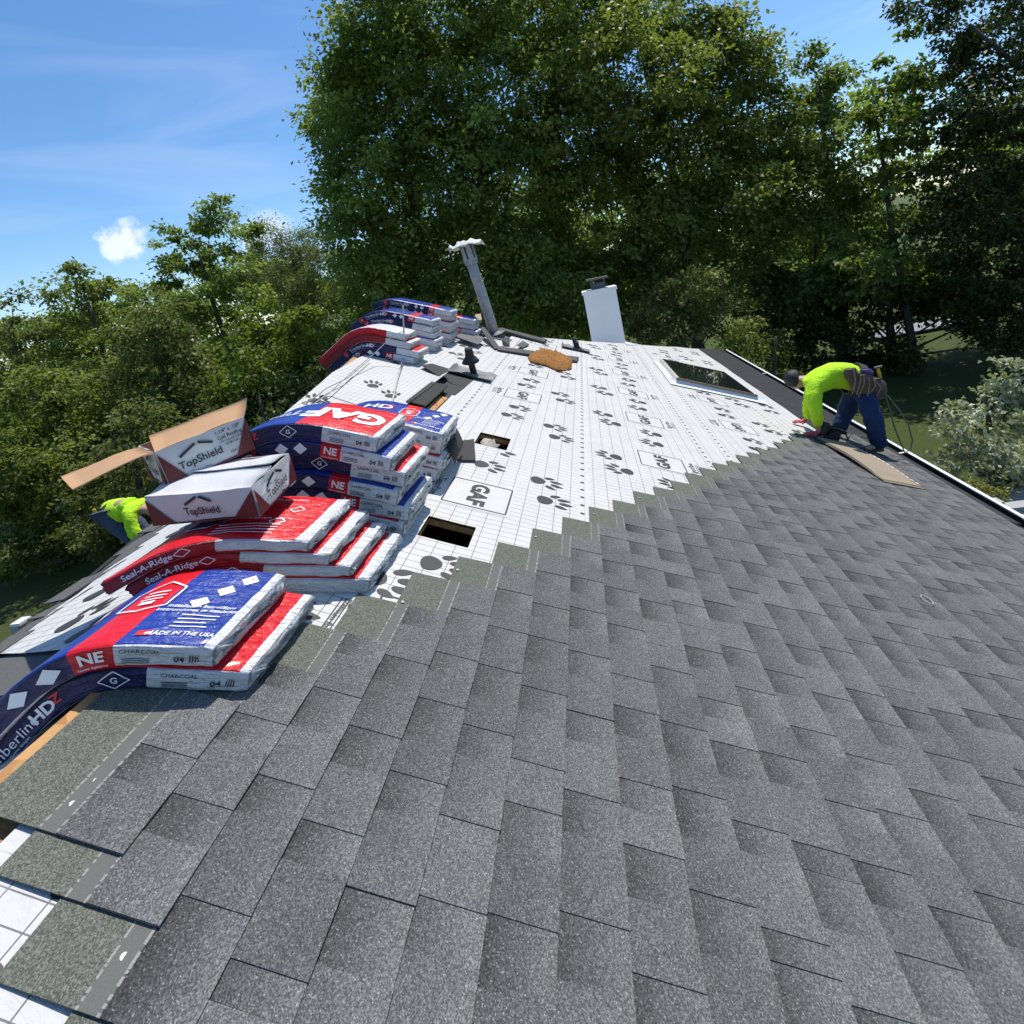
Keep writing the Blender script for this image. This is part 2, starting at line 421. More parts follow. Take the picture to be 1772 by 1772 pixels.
def build_deck():
    vs = span(0, EAVE, .6, [h for H in HOLES for h in H[:2]]); us = span(-2.5, 13.05, .6, [h for H in HOLES for h in H[2:]] + [U0])
    mb = MB(); idx = {}
    def vid(v, u, h):
        k = (round(v, 4), round(u, 4), h)
        if k not in idx: idx[k] = len(mb.v); mb.v.append(tuple(P(v, umap(u, v), h)))
        return idx[k]
    for j, i in lattice(vs, us, HOLES):
        for h in (-.012, -.03):
            q = (vid(vs[j], us[i], h), vid(vs[j + 1], us[i], h), vid(vs[j + 1], us[i + 1], h), vid(vs[j], us[i + 1], h))
            mb.f.append(q if h > -.02 else q[::-1]); mb.m.append(0)
    # rim of the openings and ridge edge: raw board edges
    for a, b, c, d in HOLES:
        ring = [(a, c), (b, c), (b, d), (a, d)]
        for k in range(4):
            p, q = ring[k], ring[(k + 1) % 4]
            mb.add([P(*p, -.004), P(*q, -.004), P(*q, -.034), P(*p, -.034)], [(0, 1, 2, 3)])
    # upper part of the slope, beyond the ridge slot
    us2 = span(2.95, 13.05, .5, [U0])
    for i in range(len(us2) - 1):
        def pt(t, u):
            uu = u if u <= U0 else U0 + (u - U0) * (7.6 - U0) / (13.05 - U0)
            return P(vleft(uu) * t, uu, -.012)
        mb.add([pt(1, us2[i]), pt(0, us2[i]), pt(0, us2[i + 1]), pt(1, us2[i + 1])], [(0, 1, 2, 3)])
    return mb.build('roof', OSB, house)
roof = build_deck()

def panel(name, pts, m, parent=None, th=.02, up=NN):
    mb = MB(); mb.slab([np.asarray(p) - np.asarray(up) * th for p in pts], up, th); return mb.build(name, m, parent or house)

# hip slope at the far end, back slope, walls
ICE = simple('dark_eave_membrane', (.045, .045, .047), .95, var=.35, scale=7, bump=.4, bscale=40, spec=.1)
hipA = P(vleft(6.9), 7.0, -.03); hipB = P(EAVE, uhip(EAVE), -.03)
far_l = np.array([-5.2, 12.6, -1.95]); 
mb = MB(); mb.add([hipA, P(0, uhip(0), -.03), hipB, np.array([hipB[0], 13.2, -1.98]), far_l], [(0, 1, 2, 3, 4)]); mb.build('hip_slope', UL, house)
GREYSH = simple('grey_shingle_offcut', (.105, .105, .106), .95, var=.5, scale=160, bump=.5, bscale=250, spec=.15)
edge = lambda u: 1.03 if u < 1.48 else 1.03 + (u - 1.48) * .33
UB = 1.17
mb = MB()
mb.slab([BN(0, -2.5, -.03), BN(0, UB, -.03), BN(1.5, UB, -.03), BN(1.5, -2.5, -.03)], NS, .018)
for a, b in [(UB, 1.48), (1.48, 2.95)]:
    mb.slab([B(0, a, -.03), B(0, b, -.03), B(edge(b), b, -.03), B(edge(a), a, -.03)], NB, .018)
mb.build('back_slope', OSB, house)
panel('eave_membrane', [B(.03, UB, -.002), B(edge(UB), UB, -.002), B(edge(UB), 1.50, -.002), B(.03, 1.26, -.002)], GREYSH, th=.006, up=NB)
mb = MB(); mb.add([B(0, UB, -.02), B(edge(UB), UB, -.02), BN(1.5, UB, -.02)], [(0, 1, 2)]); mb.build('step_flashing', BLACKM, house)
sk = []
mb = MB()
for a, b in [(2.95, 4.4), (4.4, 6.0), (6.0, 7.0)]:
    q = [P(vleft(a), a, -.03), P(vleft(b), b, -.03)]
    low = [np.array([q[1][0] - 3.4, b + .0, q[1][2] - 1.7]), np.array([q[0][0] - 3.4, a, q[0][2] - 1.7])]
    mb.add(q + low, [(0, 1, 2, 3)])
mb.add([P(vleft(2.95), 2.95, -.03), np.array([-3.9, 2.95, -1.4]), np.array([-1.5, 2.95, -1.4]), B(0, 2.95, -.03)], [(0, 1, 2, 3)])
mb.build('rear_roof_slope', ICE, house)
SIDING = simple('pale_siding', (.55, .54, .50), .7, var=.05)
mb = MB()
ex = P(EAVE, 0)[0] - .35
mb.box([ex / 2 - .6, 5.0, (GZ - 2.0) / 2 - .1], [XV, YV, ZV], [ex / 2 + .55, 7.4, (-2.0 - GZ) / 2], 0)
mb.build('wall', SIDING, house)
mb = MB()
q = [BN(1.4, -2.4, -.05), BN(1.4, UB, -.05), B(edge(1.48) - .1, 1.48, -.05), B(edge(2.95) - .1, 2.95, -.05)]
for a, b in zip(q, q[1:]): mb.add([a, b, b * [1, 1, 0] + [0, 0, -4.6], a * [1, 1, 0] + [0, 0, -4.6]], [(0, 1, 2, 3)])
mb.build('rear_wall', SIDING, house)

mb = MB(); mb.slab([P(.15, 1.4, -.42), P(1.4, 1.4, -.42), P(1.4, 4.6, -.42), P(.15, 4.6, -.42)], NN, .02); mb.build('attic_shade_slab', BLACKM, house)  # black slab added below the openings, painting in the darkness of the attic
# gutter and fascia along the right eave
ge = P(EAVE, 0, 0)
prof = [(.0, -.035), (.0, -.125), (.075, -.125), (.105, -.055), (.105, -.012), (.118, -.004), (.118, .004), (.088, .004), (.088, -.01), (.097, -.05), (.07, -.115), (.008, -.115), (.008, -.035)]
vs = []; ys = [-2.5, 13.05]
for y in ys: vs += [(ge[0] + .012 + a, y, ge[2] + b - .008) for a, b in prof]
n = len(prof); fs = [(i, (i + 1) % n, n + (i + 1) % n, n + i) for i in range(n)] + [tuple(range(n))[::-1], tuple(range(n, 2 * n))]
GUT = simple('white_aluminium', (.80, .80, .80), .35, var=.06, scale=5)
mesh_obj('gutter', vs, fs, [GUT, simple('gutter_painted_shade', (.03, .028, .024), .95, var=.5, scale=30)], house, [1 if i in (8, 9, 10, 11) else 0 for i in range(len(fs))])  # inner trough faces coloured near black to stand for the shade inside
for y in (1.1, 2.6, 4.25, 5.9, 8.0, 10.2):
    mb = MB(); mb.box([ge[0] + .06, y, ge[2] - .004], [XV, YV, ZV], [.055, .012, .003]); mb.build('gutter_hanger', GUT, house)
mb = MB(); mb.slab([P(EAVE - .02, -2.5, -.03), P(EAVE - .02, 13.0, -.03), P(EAVE + .03, 13.0, -.035), P(EAVE + .03, -2.5, -.035)], NN, .022); mb.build('drip_edge', BLACKM, house)

# ---- underlayment sheets -------------------------------------------------------------
def sheet(name, va, vb, ua, ub, h0, left=False, step=.09):
    ext_v = [h for H in HOLES for h in H[:2]]; ext_u = [h for H in HOLES for h in H[2:]] + [U0]
    vs = span(va, vb, step, ext_v); us = span(ua, ub, step * 1.5, ext_u)
    V = []; UV = []; G = []
    for v in vs:
        for u in us:
            uu = umap(u, v) if ub > 12 else u; vv = v
            V.append(P(vv, uu, h0 + hs(vv, uu))); UV.append((uu, vv - va)); b = (v - va) / (vb - va)
            G.append(1.0 if .07 < b < .94 else 0.0)
    nu = len(us); fs = [(j * nu + i, (j + 1) * nu + i, (j + 1) * nu + i + 1, j * nu + i + 1) for j, i in lattice(vs, us, HOLES)]
    o = mesh_obj(name, V, fs, UL, house, smooth=True, uvs=UV)
    a = o.data.attributes.new('grid', 'FLOAT', 'POINT'); a.data.foreach_set('value', np.array(G, dtype=np.float32))
    return o
def ell(cx, cy, a, b, rot=0, n=14, point=0.0):
    pts = []
    for k in range(n):
        t = 2 * math.pi * k / n; x = a * math.cos(t); y = b * math.sin(t) * (1 - point * max(0, math.cos(t)))
        pts.append((cx + x * math.cos(rot) - y * math.sin(rot), cy + x * math.sin(rot) + y * math.cos(rot)))
    return pts
def paw():
    pad = []
    for k in range(22):
        t = 2 * math.pi * k / 22; rr = 1 - .16 * max(0, math.cos(t)) ** 3 + .05 * math.cos(3 * t + .6)
        pad.append((-.050 + .050 * rr * math.cos(t), .046 * rr * math.sin(t) * (1 - .12 * math.cos(t))))
    return [pad, ell(.010, -.066, .033, .0165, -.35, point=.5), ell(.058, -.036, .040, .0165, -.12, point=.6), ell(.066, .012, .040, .0165, .08, point=.6), ell(.034, .056, .036, .0165, .35, point=.5)]
PAW = paw()
class Print:
    """flat print laid on a surface: place(x, y) -> world point"""
    def __init__(s): s.v = []; s.f = []
    def poly(s, pts, fn):
        o = len(s.v); c = np.mean(pts, axis=0); s.v.append(fn(*c)); s.v += [fn(*p) for p in pts]; n = len(pts)
        s.f += [(o, o + 1 + k, o + 1 + (k + 1) % n) for k in range(n)]
    def mesh2(s, pts, fs, fn): o = len(s.v); s.v += [fn(*p) for p in pts]; s.f += [tuple(i + o for i in f) for f in fs]
    def line(s, p, q, w, fn, seg=6):
        p = np.array(p, float); q = np.array(q, float); d = (q - p) / np.linalg.norm(q - p); nrm = np.array([-d[1], d[0]]) * w / 2
        pts = []; 
        for k in range(seg + 1): c = p + (q - p) * k / seg; pts += [c - nrm, c + nrm]
        s.mesh2(pts, [(2 * k, 2 * k + 2, 2 * k + 3, 2 * k + 1) for k in range(seg)], fn)
    def build(s, name, m, parent): return mesh_obj(name, s.v, s.f, m, parent)
def frame2(origin, xdir, ydir=None):
    xd = np.array(xdir, float); xd /= np.linalg.norm(xd); yd = np.array([-xd[1], xd[0]]) if ydir is None else np.array(ydir, float)
    return lambda x, y: np.array(origin) + xd * x + yd * y
def hole_hit(v, u, m=.0): return any(a - m < v < b + m and c - m < u < d + m for a, b, c, d in HOLES)
def print_sheet(o, base, flip, u0, ua, h0, blo, bhi, cols=('A', 'B', 'G')):
    ink = Print(); pat = Print(); sg = -1 if flip else 1
    def surf(a, b, up=.0022):
        v = base + sg * b; u = u0 + sg * a
        return v, u, P(v, u, h0 + hs(v, u) + up)
    def ok(a, b, m=.1):
        v = base + sg * b; u = u0 + sg * a
        return u > ua and u < uhip(v) - .12 and not hole_hit(v, u, 0.0)
    def put_poly(polys, a0, b0, ang=0):
        for pl in polys:
            q = [(a0 + x * math.cos(ang) - y * math.sin(ang), b0 + x * math.sin(ang) + y * math.cos(ang)) for x, y in pl]
            if all(ok(*p) for p in q): ink.poly(q, lambda a, b: surf(a, b)[2])
    rng = random.Random(int(u0 * 1000))
    for k in range(-13, 13):
        a0 = k * 1.09
        if 'A' in cols:
            for (a, b) in ((.40, .40), (.68, .43)): put_poly(PAW, a0 + a, b, math.pi / 2 + rng.uniform(-.1, .1))
        if 'B' in cols:
            for (a, b) in ((.36, .76), (.13, .82)): put_poly(PAW, a0 + a, b, math.pi / 2 + rng.uniform(-.1, .1))
        if 'G' in cols and ok(a0, .41) and ok(a0 - .17, .41) and ok(a0 + .17, .41):
            gr = [(a0 + x, .40 + y) for y in np.linspace(-.22, .2, 8) for x in np.linspace(-.168, .168, 7)]
            if not any(hole_hit(base + sg * b, u0 + sg * a, .01) for a, b in gr):
                pat.mesh2(gr, [(j * 7 + i, j * 7 + i + 1, (j + 1) * 7 + i + 1, (j + 1) * 7 + i) for j in range(7) for i in range(6)], lambda a, b: surf(a, b, .0012)[2])
            for p, q in (((-.148, .24), (.148, .24)), ((.148, .24), (.148, .58)), ((.148, .58), (-.148, .58)), ((-.148, .58), (-.148, .24))):
                segs = 8
                for s_ in range(segs):
                    pa = np.array(p) + (np.array(q) - p) * s_ / segs; pb = np.array(p) + (np.array(q) - p) * (s_ + 1) / segs
                    if not hole_hit(base + sg * pa[1], u0 + sg * (a0 + pa[0]), .005) and not hole_hit(base + sg * pb[1], u0 + sg * (a0 + pb[0]), .005):
                        ink.line((a0 + pa[0], pa[1]), (a0 + pb[0], pb[1]), .0085, lambda a, b: surf(a, b)[2], 1)
            for word, cb, hh, wid in (('GAF', .41, .092, .085), ('TigerPaw', .185, .042, .012)):
                pts, fs = text2d(word, wid * .55)
                q = [(a0 - x * hh, cb + y * hh * -1 * -1) for x, y in pts]
                if all(ok(*p) for p in q): ink.mesh2(q, fs, lambda a, b: surf(a, b)[2])
            for r_ in range(3): ink.line((a0 - .1, .145 - r_ * .014), (a0 + .08, .145 - r_ * .014), .004, lambda a, b: surf(a, b)[2], 2)
    # scale marks along the lap
    u = ua + .05
    while u < 12.5:
        for b in (blo, bhi):
            a = (u - u0) * sg
            if ok(a, b): ink.poly(ell(a, b, .009, .014, 0, 8), lambda a, b: surf(a, b)[2])
        u += .1045
    if pat.v: 
        p_ = pat.build('print_panel', UL, o); p_.data.polygons.foreach_set('use_smooth', np.ones(len(p_.data.polygons), dtype=bool))
    if ink.v: ink.build('printed_pattern', INK, o)

H1 = .004
s4 = sheet('underlayment_sheet', 3.42, 4.10, 4.4, 13.05, .000); print_sheet(s4, 3.30, False, 5.2, 4.4, .000, .2, .75, ('A',))
s3 = sheet('underlayment_sheet', 2.38, 3.50, 2.2, 13.05, H1); print_sheet(s3, 2.50, False, 5.44, 2.2, H1, .0, .95)
s2 = sheet('underlayment_sheet', 1.24, 2.44, 1.4, 13.05, 2 * H1); print_sheet(s2, 2.27, True, 3.80, 1.4, 2 * H1, .0, .98)
s1 = sheet('underlayment_sheet', .10, 1.30, .2, 13.05, 3 * H1); print_sheet(s1, .27, False, 2.58, .2, 3 * H1, .0, .98)
ink = Print(); sfx = lambda v, u: P(v, u, 3 * H1 + hs(v, u) + .0024)
for v, u in ((.245, 1.43), (.20, 1.27), (.50, 1.72)):
    fr = frame2((v, u), (1, .05))
    for pl in PAW: ink.poly([fr(x * 1.15, y * 1.15) for x, y in pl], sfx)
fr = frame2((.40, 1.44), (-.1, -1), (1, -.1)); pts, f2 = text2d('Premium Roof Deck', 0); ink.mesh2([fr(*(np.array(p) * .022)) for p in pts], f2, sfx)
ink.build('printed_pattern', INK, s1)
# ridge-side sheet, loose at its upper end
def top_sheet():
    us = span(2.95, 4.72, .09); ts = np.linspace(0, 1, 14); V = []; UV = []
    for u in us:
        for t_ in ts:
            vv = -.07 + (vleft(u) + .07) * t_
            uu = u + .78 * max(0, (u - 4.1) / .62) * t_ ** .9
            V.append(P(vv, uu, .012 + hs(vv, uu) + .05 * (t_ < .001) + .03 * math.exp(-t_ * 9))); UV.append((vv, uu))
    n = len(ts); fs = [(j * n + i, j * n + i + 1, (j + 1) * n + i + 1, (j + 1) * n + i) for j in range(len(us) - 1) for i in range(n - 1)]
    o = mesh_obj('underlayment_sheet', V, fs, UL, house, smooth=True, uvs=UV)
    a = o.data.attributes.new('grid', 'FLOAT', 'POINT'); a.data.foreach_set('value', np.ones(len(V), dtype=np.float32))
    ink = Print(); sf = lambda v, u: P(v, u, .0165 + hs(v, u) + .03 * math.exp(-max(0, (v + .07) / (vleft(u) + .07)) * 9))
    for v, u in ((-.55, 4.06), (-.33, 3.90), (-.92, 5.15), (-.69, 4.96), (-.72, 3.42)):
        fr = frame2((v, u), (-.45, 1.0))
        for pl in PAW: ink.poly([fr(x, y) for x, y in pl], sf)
    fr = frame2((-.55, 3.36), (-.97, .25), (-.25, -.97))
    for p, q in (((-.16, -.14), (.16, -.14)), ((.16, -.14), (.16, .14)), ((.16, .14), (-.16, .14)), ((-.16, .14), (-.16, -.14))): ink.line(fr(*p), fr(*q), .008, sf)
    pts, f2 = text2d('GAF', .02); ink.mesh2([fr(*(np.array(p) * .085 * [1, -1])) for p in pts], f2, sf)
    ink.build('printed_pattern', INK, o)
top_sheet()
# the slope beyond the loose sheet
V = []; UV = []; us = span(4.55, 7.55, .12); ts = np.linspace(0, 1, 12)
for u in us:
    for t_ in ts:
        vv = .16 + (vleft(u) - .16) * t_; uu = u + (.85 * t_ * max(0, (5.6 - u))) if u < 5.6 else u
        uu = min(uu, uhip(vv)); V.append(P(vv, uu, .014 + hs(vv, uu))); UV.append((uu, vv))
n = len(ts); fs = [(j * n + i, j * n + i + 1, (j + 1) * n + i + 1, (j + 1) * n + i) for j in range(len(us) - 1) for i in range(n - 1)]
s0 = mesh_obj('underlayment_sheet', V, fs, UL, house, smooth=True, uvs=UV)
a_ = s0.data.attributes.new('grid', 'FLOAT', 'POINT'); a_.data.foreach_set('value', np.ones(len(V), dtype=np.float32))
ink = Print(); sf = lambda v, u: P(v, u, .0165 + hs(v, u))
rng = random.Random(5)
for k in range(4):
    for v, u in ((-.12, 5.75), (-.28, 5.95), (-.55, 6.2), (-.62, 6.0)):
        uu = u + k * .55
        if uu < uhip(v) - .15 and uu > 5.5:
            fr = frame2((v, uu), (1, .15))
            for pl in PAW: ink.poly([fr(x, y) for x, y in pl], sf)
ink.build('printed_pattern', INK, s0)
# bare dark membrane round the ridge opening
panel('ridge_membrane', [P(-.10, 3.45, .006), P(.10, 3.75, .006), P(.16, 4.95, .020), P(-.30, 4.85, .006)], BLACKM, th=.008)
panel('ridge_membrane', [P(.02, 4.6, .018), P(.10, 4.6, .018), P(.12, 5.05, .02), P(-.35, 5.15, .03), P(-.40, 4.9, .05)], BLACKM, th=.004)
mb = MB(); mb.box(P(.06, 3.86, .012), [DN, YV, NN], [.035, .26, .012]); mb.build('deck_board_edge', OSB, house)
mb = MB()
for k in range(9): mb.box(P(-.03, 3.66 + k * .075, .034), [DN, YV, NN], [.05, .006, .034])
for k in range(3): mb.box(P(-.03, 3.96, .018 + k * .024), [DN, YV, NN], [.052, .31, .003])
mb.box(P(-.035, 3.96, .075), [DN, YV, NN], [.075, .34, .006])
mb.build('ridge_vent', BLACKP, house)
mb = MB(); mb.box(P(-.016, .2, -.004), [DN, YV, NN], [.016, .95, .016]); mb.build('deck_board_edge', OSB, house)

# back slope: underlayment, its few shingles, stepped edge
def back_sheet():
    us = span(0, 1, .05); ds = span(0, 1, .06); V = []; UV = []
    for t_ in us:
        for s_ in ds:
            un = 1.20 + .24 * s_; u = un + (2.95 - un) * t_; d = .02 + (edge(u) - .07 - .02) * s_
            d += .04 * nz3(u * 6, 1.3) * (s_ > .99)
            V.append(B(d, u, .014 + .010 * nz3(d * 2, u * 2, 9))); UV.append((u, d))
    n = len(ds); fs = [(j * n + i, (j + 1) * n + i, (j + 1) * n + i + 1, j * n + i + 1) for j in range(len(us) - 1) for i in range(n - 1)]
    o = mesh_obj('underlayment_sheet', V, fs, UL, house, smooth=True, uvs=UV)
    a = o.data.attributes.new('grid', 'FLOAT', 'POINT'); a.data.foreach_set('value', np.ones(len(V), dtype=np.float32))
    ink = Print(); sf = lambda d, u: B(d, u, .0175 + .010 * nz3(d * 2, u * 2, 9))
    for d, u in ((.83, 1.79), (.70, 1.57), (.50, 1.45), (.95, 2.35), (.35, 2.2)):
        fr = frame2((d, u), (-.55, 1.0))
        for pl in PAW: ink.poly([fr(x * 1.0, y * .8) for x, y in pl], sf)
    ink.build('printed_pattern', INK, o)
back_sheet()
V = [BN(d, u, .004 + .006 * nz3(d * 3, u * 3, 2)) for u in np.linspace(-1.5, 1.16, 20) for d in np.linspace(.02, 1.4, 10)]
UV = [(u, d) for u in np.linspace(-1.5, 1.16, 20) for d in np.linspace(.02, 1.4, 10)]
o = mesh_obj('underlayment_sheet', V, [(j * 10 + i, (j + 1) * 10 + i, (j + 1) * 10 + i + 1, j * 10 + i + 1) for j in range(19) for i in range(9)], UL, house, smooth=True, uvs=UV)
ink = Print(); fr = frame2((.70, .93), (-1, -.1), (.1, -1)); pts, f2 = text2d('GAF', .02)
ink.mesh2([fr(*(np.array(p) * .13)) for p in pts], f2, lambda d, u: BN(d, u, .008 + .006 * nz3(d * 3, u * 3, 2))); ink.build('printed_pattern', INK, o)
rng = random.Random(11)
for k in range(11):
    u = 1.32 + k * .145; d = edge(u) - .02 + rng.uniform(-.03, .03); w = rng.uniform(.07, .1)
    mb = MB(); mb.slab([B(d - .07, u - w, .01), B(d + .04, u - w, .02 + rng.uniform(-.03, .01)), B(d + .05, u + w, .012 + rng.uniform(-.02, .02)), B(d - .08, u + w, .012)], NB, .006)
    mb.build('edge_shingle', GREYSH, house)

# ------------------------------------------------------------------ shingles, one object each
def shingle_mesh(length, seed, name='shingle'):
    rng = random.Random(seed); mb = MB(); uv = []; tone = []
    def bx(x0, x1, y0, y1, z, tn, droop=0.0):
        vs = [(x0, y0, 0), (x1, y0, 0), (x1, y1, 0), (x0, y1, 0), (x0, y0, z), (x1, y0, z), (x1, y1, z + droop), (x0, y1, z + droop)]
        mb.add(vs, [(4, 5, 6, 7), (0, 1, 5, 4), (1, 2, 6, 5), (2, 3, 7, 6), (3, 0, 4, 7)])
        for v_ in vs: uv.append((v_[0] + seed * 1.37, v_[1]))
        tone.extend([tn] * 5)
    bx(0, length, 0, .1895, .0028, (.1, .0, 0))
    x = 0.0; raised = rng.random() < .5
    while x < length - 1e-4:
        w = rng.uniform(.08, .155) if raised else rng.uniform(.07, .125)
        x1 = min(length, x + w)
        if length - x1 < .05: x1 = length
        if raised: bx(x, x1, .1895, .337 + rng.uniform(-.0015, .0015), .0052, (rng.uniform(.125, .165), rng.uniform(.01, .06), 0))
        else: bx(x, x1, .1895, .3365, .0030, (rng.uniform(.105, .145), rng.uniform(.08, .13), 0))
        x = x1; raised = not raised
    me = bpy.data.meshes.new(name); me.from_pydata(mb.v, [], mb.f); me.materials.append(SH)
    l = me.uv_layers.new(name='UVMap'); vi = np.empty(len(me.loops), dtype=np.int32); me.loops.foreach_get('vertex_index', vi)
    l.data.foreach_set('uv', np.asarray(uv, dtype=np.float32)[vi].ravel())
    a = me.attributes.new('tone', 'FLOAT_COLOR', 'FACE'); a.data.foreach_set('color', np.array([t_ + (1,) for t_ in tone], dtype=np.float32).ravel())
    me.update(); return me
FULL = [shingle_mesh(1.0, s_) for s_ in range(12)]
def slope_matrix(org, xd, yd, zd):
    return Matrix([[xd[0], yd[0], zd[0], org[0]], [xd[1], yd[1], zd[1], org[1]], [xd[2], yd[2], zd[2], org[2]], [0, 0, 0, 1]])
TILT = math.atan2(.0125, .337)
def lay(vt, u_end, length, seed, h=.016, jit=0.0, slope='front'):
    me = FULL[seed % 12] if length > .995 else shingle_mesh(length, 100 + seed)
    ob = bpy.data.objects.new('shingle', me); link(ob, roof)
    dn_, nn_ = (DN, NN) if slope == 'front' else (DS, NS)
    c, s_ = math.cos(TILT), math.sin(TILT)
    yd = dn_ * c + nn_ * s_; zd = nn_ * c - dn_ * s_; xd = -YV if slope == 'front' else YV
    if jit: 
        xd2 = xd * math.cos(jit) + yd * math.sin(jit); yd = yd * math.cos(jit) - xd * math.sin(jit); xd = xd2
    org = (P if slope == 'front' else BN)(vt, u_end, h)
    ob.matrix_world = slope_matrix(org, xd, yd, zd); return ob
rng = random.Random(42); cnt = 0
STARTS = {0: .735, 1: .66, 2: .55}
for m_ in range(31):
    vt = -.002 + .143 * m_
    ue = 1.08 + 1.28 * vt + rng.uniform(-.035, .035)
    if vt > 3.45: ue = 5.5 + rng.uniform(-.05, .5) + (vt - 3.45) * .4
    us_ = STARTS.get(m_, rng.uniform(-.6, -.1)); u = ue
    while u > us_ + .04:
        L_ = min(1.0, u - us_)
        if u - us_ > 1.0 and u - us_ < 1.12: L_ = .8
        lay(vt, u, L_ - .0022 if L_ < .995 else 1.0, rng.randrange(1000), jit=rng.uniform(-.0018, .0018)); cnt += 1
        u -= L_ + .002
for k in range(9):
    d = .06 + k * .143; L_ = rng.uniform(.14, .2)
    lay(d, .97, L_, rng.randrange(1000), h=.012, slope='back')
# starter and eave membrane waiting for shingles
V = []; us = span(4.3, 13.05, .3, [U0]); vs_ = [4.02, 4.3, 4.55, EAVE + .012]
for v in vs_:
    for u in us: V.append(P(v - .05 * (u < 6) * (v < 4.1), umap(u, v), .011 + .004 * nz3(v * 3, u)))
nu = len(us); mesh_obj('eave_membrane', V, [(j * nu + i, (j + 1) * nu + i, (j + 1) * nu + i + 1, j * nu + i + 1) for j in range(3) for i in range(nu - 1)], ICE, house)
# nails left showing in the nail zone of the top courses
for k, (v, u) in enumerate([(.168, .84), (.172, .93), (.165, .79), (.175, 1.02), (.315, .70), (.45, .62), (.458, .60), (.59, 1.62), (.73, 1.88), (1.02, 2.28), (1.31, 2.66), (1.60, 3.02)]):
    mb = MB(); c0 = P(v, u, .0235); mb.tube([c0, c0 + NN * .0015], .0058, 10); mb.build('nail', GALV, roof)

